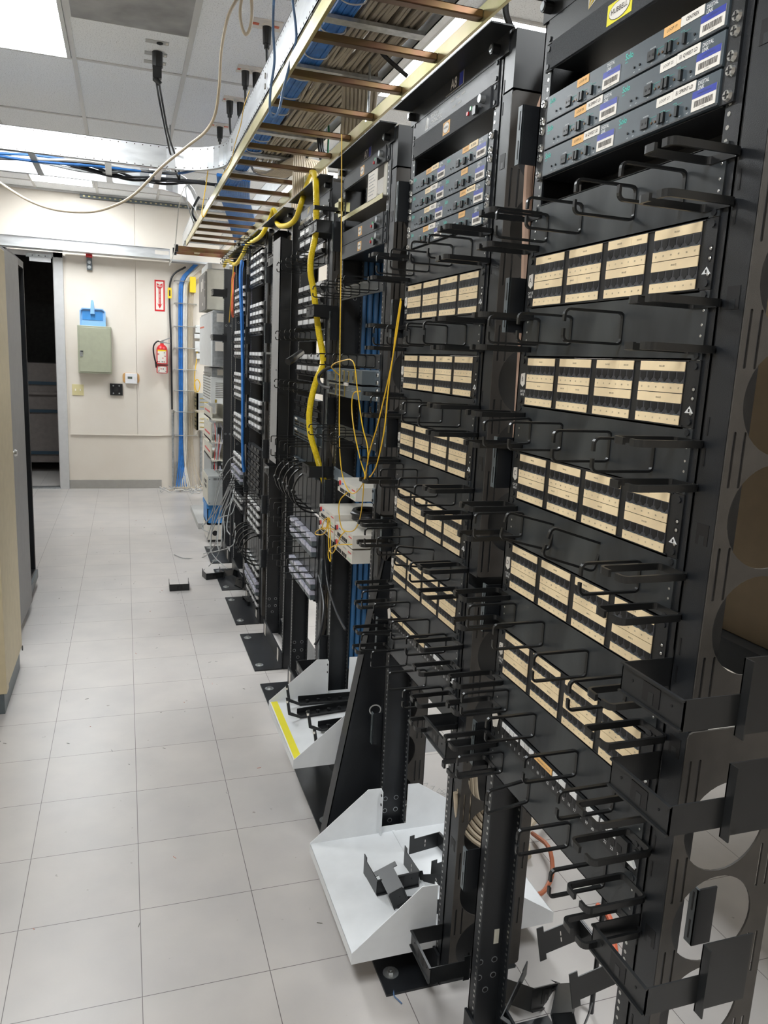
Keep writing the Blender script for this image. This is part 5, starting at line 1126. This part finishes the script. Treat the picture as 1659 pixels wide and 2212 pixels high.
for i, (z0, z1) in enumerate(((.90, 1.08), (.68, .87))):
    t = thing('meter_panel', 'brassy open metal panel low on the far wall, %s one' % ('upper', 'lower')[i], 'equipment', (.79, YF, z0)); b = MB(); b.box(-.075, -.055, -.25, 0, 0, z1-z0, 'gold'); b.box(-.075, .09, -.25, -.24, 0, z1-z0, 'telbeige' if i else 'upsgrey')
    for z in (.03, .08, .12): b.box(-.077, -.075, -.2, -.05, z, z+.015, 'port'); b.box(-.04, .05, -.253, -.25, z, z+.008, 'goldpin')
    b.build('case', t)
b = MB(); b.tube([(.74, YF-.05, 1.55), (.73, YF-.05, 1.42), (.71, YF-.06, 1.25), (.72, YF-.06, 1.12), (.75, YF-.06, 1.09), (.77, YF-.06, 1.17), (.74, YF-.06, 1.22), (.71, YF-.06, 1.18), (.72, YF-.06, 1.08), (.80, YF-.06, 1.04)], .005, 'yfib', 6); tag(b.build('fibre_cable', smooth=True), 'yellow fibre looped on the far wall right of the steel bars', 'cable')
# UPS on crate
t = thing('power_supply_box', 'light grey metal power box standing on the blue crate', 'power supply', (.60, 4.50, .315))
CASE = MB(); CASE.box(0, .20, 0, .42, 0, .235, 'upsgrey')
b = MB(); b.box(-.004, 0, .01, .41, .005, .23, 'telbeige')
for z in (.12, .16): b.box(-.006, -.004, .12, .20, z, z+.025, 'port'); b.box(-.006, -.004, .24, .30, z, z+.02, 'brown')
b.build('front_panel', t); b = CASE
for i in range(4):
    for z in (.205, .215): b.box(.04+i*.032, .065+i*.032, -.0015, .001, z, z+.004, 'port')
for x in (.01, .19):
    for z in (.02, .21): b.cyl((x, -.002, z), (x, 0, z), .004, 'port', 6)
b.box(.10, .15, -.0012, 0, .15, .175, 'greytag'); b.build('case', t)
t = thing('plastic_crate', 'blue plastic crate under the light grey power box', 'crate', (.60, 4.58, .14))
b = MB(); b.box(0, .18, 0, .32, 0, .012, 'crate')
for a in ((0, .008, 0, .32), (.172, .18, 0, .32), (0, .18, 0, .008), (0, .18, .312, .32)): b.box(*a, 0, .17, 'crate')
b.box(-.006, .186, -.006, .0, .135, .17, 'crate'); b.box(-.006, 0, 0, .32, .135, .17, 'crate')
for x in (.04, .08, .12): b.box(x, x+.006, -.005, 0, .01, .135, 'crate')
b.build('body', t)
t = thing('relay_box', 'beige metal box with a round knockout under the blue crate', 'equipment box', (.60, 4.55, .0))
b = MB(); b.box(0, .18, 0, .34, .02, .137, 'devbeige'); b.build('case', t); b = MB(); b.cyl((.06, -.002, .075), (.06, 0, .075), .022, 'port', 14); b.cyl((.13, -.002, .10), (.13, 0, .10), .006, 'port', 10); b.build('knockout', t); b = MB(); b.box(.01, .16, .01, .3, 0, .02, 'plastic'); b.build('plinth', t)
b = MB(); b.box(.57, .95, 5.05, 5.9, 0, .05, 'greytag'); tag(b.build('low_plinth'), 'low pale platform on the floor beyond the blue crate', 'platform')
# grey patch cords hanging in front of the power box
GCs = [[(507, 985), (490, 1000), (470, 1050), (460, 1100), (445, 1130), (436, 1135)], [(508, 1000), (480, 1040), (466, 1090), (455, 1140), (447, 1165)], [(508, 1030), (486, 1080), (470, 1120), (458, 1150), (455, 1190)], [(506, 1040), (490, 1090), (480, 1130), (478, 1170), (470, 1200), (452, 1222), (437, 1233)],
       [(507, 1050), (500, 1080), (484, 1110), (485, 1150), (484, 1188)], [(508, 1010), (492, 1060), (462, 1110), (440, 1133), (438, 1143), (452, 1150)], [(507, 1020), (478, 1090), (470, 1150), (462, 1180), (440, 1203), (400, 1206), (376, 1198)], [(508, 1090), (500, 1110), (485, 1115), (470, 1120)],
       [(507, 1130), (508, 1160), (500, 1180), (470, 1190), (440, 1196)], [(506, 1035), (470, 1100), (455, 1160), (458, 1195), (490, 1228)], [(508, 1060), (496, 1100), (490, 1140), (497, 1155)], [(507, 1045), (476, 1120), (470, 1170), (473, 1190)]]
for i, pts in enumerate(GCs):
    P = []
    for j, (x, y) in enumerate(pts):
        k = j/(len(pts)-1); p = onX(x, y, .66-.12*math.sin(k*PI*.6)-(.0 if y < 1190 else .0))
        if p.z < .006: p = onZ(x, y, .006)
        P.append(p)
    b = MB(); b.tube(P, .0032, 'greycab', 6, smooth=6); tag(b.build('patch_cord', smooth=True), 'grey patch cord spilling from the narrow far rack over the power box', 'cable', 'grey patch cords spilling to the floor')
# brackets lying about
bracket(onZ(367, 1270, .022)+Vector((0, 0, 0)), (0, 0, PI/2), 'black U-shaped bracket lying alone in the aisle', 'loose black brackets on the floor', (1, 1, 1.1))
bracket(onZ(446, 1246, .022), (0, 0, PI/2+.2), 'black U-shaped bracket lying on the corner of a base plate', 'loose black brackets on the floor', (1, 1, 1.1))
for i, (x, y, z, rx, ry, rz) in enumerate([(.66, 3.30, .03, 0, .3, .4), (.70, 3.20, .028, .2, 0, 1.2), (.72, 3.05, .03, .0, PI/2, .3), (.66, 3.42, .06, .5, .3, 2.2), (.74, 3.35, .10, .9, .2, .6), (.68, 2.98, .03, 0, PI/2, .1)]):
    bracket((x, y, z), (rx, ry, rz), 'black bracket in the pile at the foot of the narrow far rack', 'pile of black brackets at the far racks')
for i, (x, y, z, rx, ry, rz, w_) in enumerate([(.57, 1.42, .024, 0, 0, .1, 'outer'), (.60, 1.50, .024, .0, 0, .0, 'inner'), (.63, 1.22, .09, 1.3, 0, .3, 'upended')]):
    bracket((x, y, z), (rx, ry, rz), 'black bracket at the foot of the yellow loom rack, the %s one' % w_, None, (1.3, 1.2, 1.2))
zt = .131
bracket((.60, .06, zt+.002), (0, 0, PI*.52), 'black bracket lying on the large white tray, nearest the front side plate', None, (1, 1, 1.1))
bracket((.63, .0, zt+.03), (1.2, 0, PI*.5), 'black bracket propped upright on the large white tray', None, (1, 1, 1.05))
bracket((.86, .10, zt), (0, 0, PI*1.05), 'black bracket lying at the back of the large white tray', None, (1, 1, 1.1))
bracket((.74, -.05, zt), (0, .3, PI*.8), 'black bracket on the large white tray beside the upright', None, (.9, .9, 1))
# comb-like finger strips on the A7 tray
def comb(L=.36):
    t = thing('finger_bracket', 'x', 'bracket'); b = MB(); b.box(0, L, 0, .04, 0, .003, 'plastic'); b.box(0, L, 0, .003, 0, .008, 'plastic'); b.box(0, L, .037, .04, 0, .020, 'plastic')
    for i in range(8): b.cyl((.03+i*.042, .02, .003), (.03+i*.042, .02, .012), .006, 'plastic', 8); b.box(.026+i*.042, .034+i*.042, .010, .014, .003, .016, 'plastic')
    b.build('strip', t)
    b = MB(); b.prism([(0, 0), (-.045, .02), (-.055, .085), (-.045, .085), (-.036, .028), (0, .01)], 'y', .0, .004, 'plastic'); b.prism([(-.0535, .066), (-.047, .066), (-.047, .074), (-.0535, .074)], 'y', -.0005, .0045, 'paper'); b.build('end_tab', t); return t
cb = comb()
for i, (x, y, r_, z) in enumerate([(.575, .93, -.02, .253), (.555, .83, .12, .253), (.60, .70, .10, .262), (.595, .585, .06, .253)]):
    q = cb if i == 0 else dup(cb); q.location = (x, y, z); q.rotation_euler = (0, 0, r_); q['label'] = 'black finger strip lying on the yellow-edged tray, %s from the far side plate' % ('first', 'second', 'third', 'fourth')[i]
# loose clutter bottom of nearest rack
for i, (px, py, z, rx, ry, rz, s_, w_) in enumerate([(1085, 2205, .06, .2, -.5, .6, 1.3, 'leftmost, with a rounded end'), (1150, 2160, .05, .5, .2, 2.2, 1.2, 'middle, tilted against the upright'), (1215, 2190, .04, 1.2, .2, .9, 1.3, 'rightmost, lying on its side')]):
    bracket(onZ(px, py, z), (rx, ry, rz), 'black bracket piled at the very bottom of the picture, '+w_, None, (s_, s_, s_))
b = MB(); p = onZ(852, 2150, .003); b.tube([onZ(868, 2118, .003), onZ(853, 2132, .003), onZ(851, 2150, .006), onZ(860, 2160, .003), onZ(868, 2168, .003)], .0018, 'darkblue', 5); tag(b.build('twist_wire', smooth=True), 'bit of pale blue wire on the floor by the base plate bolt', 'wire')
b = MB(); b.tube([onZ(1290, 1955, .01)+Vector((0, .0, 0)), onZ(1318, 1985, .01), onZ(1330, 2060, .01), onZ(1345, 2110, .01), onZ(1350, 2150, .01)], .008, 'orangecab', 8); tag(b.build('orange_cord', smooth=True), 'orange cord on the floor behind the nearest rack', 'cable')
b = MB(); b.tube([onZ(1150, 1800, .02), onZ(1185, 1830, .05), onZ(1193, 1885, .02), onZ(1175, 1925, .02), onZ(1150, 1935, .02)], .007, 'rustcab', 8); b.tube([onZ(1180, 1763, .03), onZ(1150, 1775, .06), onZ(1135, 1810, .03), onZ(1140, 1850, .02)], .012, 'beigecab', 8); tag(b.build('floor_cables', smooth=True), 'orange and tan cables on the floor behind the nearest uprights', 'cable')
b = MB(); b.cyl((1.02, -.33, .0), (1.02, -.33, .50), .006, 'blackcab', 8); tag(b.build('upright_rod'), 'thin black rod standing behind the nearest rack', 'rod')
bracket((.95, -.48, .26), (0, .2, PI), 'black bracket held behind the nearest left upright', None, (1.1, 1.1, 1.4))
b = MB(); b.prism([(0, 0), (.05, 0), (.045, .30), (.01, .32)], 'x', 0, .003, 'cabbeige', Matrix.Translation((1.16, -.78, .005)) @ Matrix.Rotation(-.3, 4, 'Y')); tag(b.build('tan_strip'), 'tan metal strip seen through the lower manager holes', 'strip')
p = onY(1072, 2022, c_of(9)+.253)
b = MB(); b.box(p.x-.006, p.x+.006, c_of(9)+.2516, c_of(9)+.2528, p.z-.018, p.z+.018, 'telbeige'); tag(b.build('sticker'), 'small upright pale sticker low on the left upright of the nearest rack', 'sticker')
# fluff on the floor
b = MB(); rnd = random.Random(8)
for i in range(90): x = .98+rnd.gauss(0, .05); y = .62+rnd.gauss(0, .03); a = rnd.uniform(0, 6); b.tube([(x, y, .004), (x+.012*math.cos(a), y+.012*math.sin(a), .010), (x+.02*math.cos(a+1), y+.02*math.sin(a+1), .004)], .0007, 'greycab', 4, smooth=0)
stuff(tag(b.build('dust_fluff'), 'grey dust fluff on the floor behind the large white tray', 'dust'))
b = MB(); rnd = random.Random(4)
for i in range(70):
    x = rnd.uniform(-.5, .5); y = rnd.uniform(-.3, 5.5); a = rnd.uniform(0, 6); L = rnd.uniform(.004, .016); b.tube([(x, y, .0012), (x+L*math.cos(a), y+L*math.sin(a), .0012)], .0009, rnd.choice(('pipe', 'brown', 'greycab', 'brown')), 4, smooth=0)
stuff(tag(b.build('floor_debris'), 'tiny wire snippets and specks scattered over the aisle floor', 'debris'))
# far rear row hints: second row behind, seen through the gaps
# ---------------------------------------------------------------- left-hand cabinets
t = thing('server_cabinet', 'black open server cabinet frame at the left edge with a grey side', 'cabinet', (-.575, 2.80, 0))
D = -.95; W_ = .74; H = 1.985
b = MB(); b.box(D, 0, 0, .03, .06, H, 'black'); b.box(D, 0, W_-.03, W_, .06, H, 'black'); b.box(D, D+.03, 0, W_, .06, H, 'black'); b.box(D, 0, 0, W_, H-.04, H, 'black'); b.box(D, 0, 0, W_, .06, .11, 'black')
b.box(-.05, 0, 0, .03, .06, H, 'cabgrey'); b.box(-.05, 0, W_-.02, W_, .06, H, 'black'); b.build('frame', t, bevel=.003)
b = MB(); b.box(-.9, -.005, .01, W_-.01, .0, .05, 'plastic'); b.box(-.03, .012, .0, W_, .05, .10, 'slategrey'); b.build('plinth', t)
b = MB(); b.box(-.12, -.10, W_-.06, W_-.045, .15, 1.9, 'slategrey'); b.box(-.12, -.10, .06, .075, .15, 1.9, 'slategrey'); b.build('mounting_rail', t)
d = thing('cabinet_door_x', 'x', 'x'); bpy.data.objects.remove(d)
b = MB(); b.box(0, .022, -.56, 0, .045, 1.955, 'cabgrey'); b.box(.022, .024, -.52, -.03, .09, 1.91, 'cabgrey'); dr = b.build('door', t, (.005, .24, 0), bevel=.003, rot=(0, 0, -.02))
b = MB(); b.cyl((.024, -.545, .98), (.045, -.545, .98), .010, 'steel', 12); b.cyl((.045, -.545, .98), (.055, -.545, .98), .018, 'steel', 12, .014); b.build('lock_knob', dr)
b = MB()
for z in (.06, .11, 1.0, 1.6): b.box(-.004, .02, .0, .012, z, z+.05, 'steel')
b.build('hinge', dr)
b = MB()
for i in range(4): a0 = .90+.0; b.strap([(-.012+.013*math.cos(a*PI/6), W_+.0008, 1.43+i*.022+.013*math.sin(a*PI/6)) for a in range(13)], .0012, .003, (0, 1, 0), 'paper')
b.strap([(-.012+.010*math.cos(a*PI/6), -.0, .0) for a in range(2)], .001, .001, (0, 1, 0), 'paper')
b = None
t = thing('beige_cabinet', 'beige cabinet edge at the far left of the picture, nearest the camera', 'cabinet', (-.497, 1.63, 0))
b = MB(); b.box(-.6, 0, 0, .06, .09, 1.9, 'cabbeige'); b.box(-.6, -.006, .06, .55, .09, 1.9, 'cabbeige'); b.build('body', t, bevel=.003); b = MB(); b.box(-.6, -.012, .01, .5, 0, .09, 'slategrey'); b.build('plinth', t)
b = MB(); b.cyl((0, .50, .10), (.004, .50, .10), .012, 'plastic', 10); b.build('bumper', t)

# desk and brown cabinet on the far side of the racks, seen through the manager holes
M['browncab'] = mat('brown_cabinet_paint', (.20, .145, .085), .6, noise=.06)
t = thing('storage_cabinet', 'brown cabinet on the far side of the racks, seen through the round manager holes', 'cabinet', (1.6, -1.6, .80)); b = MB(); b.box(0, .5, 0, 2.3, 0, .95, 'browncab'); b.build('case', t, bevel=.004)
t = thing('work_table', 'dark table under the brown cabinet behind the racks', 'table', (1.55, -1.65, 0)); b = MB(); b.box(0, .7, 0, 2.4, .72, .80, 'plastic'); b.build('table_top', t)
for x, y in ((.03, .03), (.63, .03), (.03, 2.33), (.63, 2.33)): b = MB(); b.box(x, x+.04, y, y+.04, 0, .72, 'plastic'); b.build('leg', t)
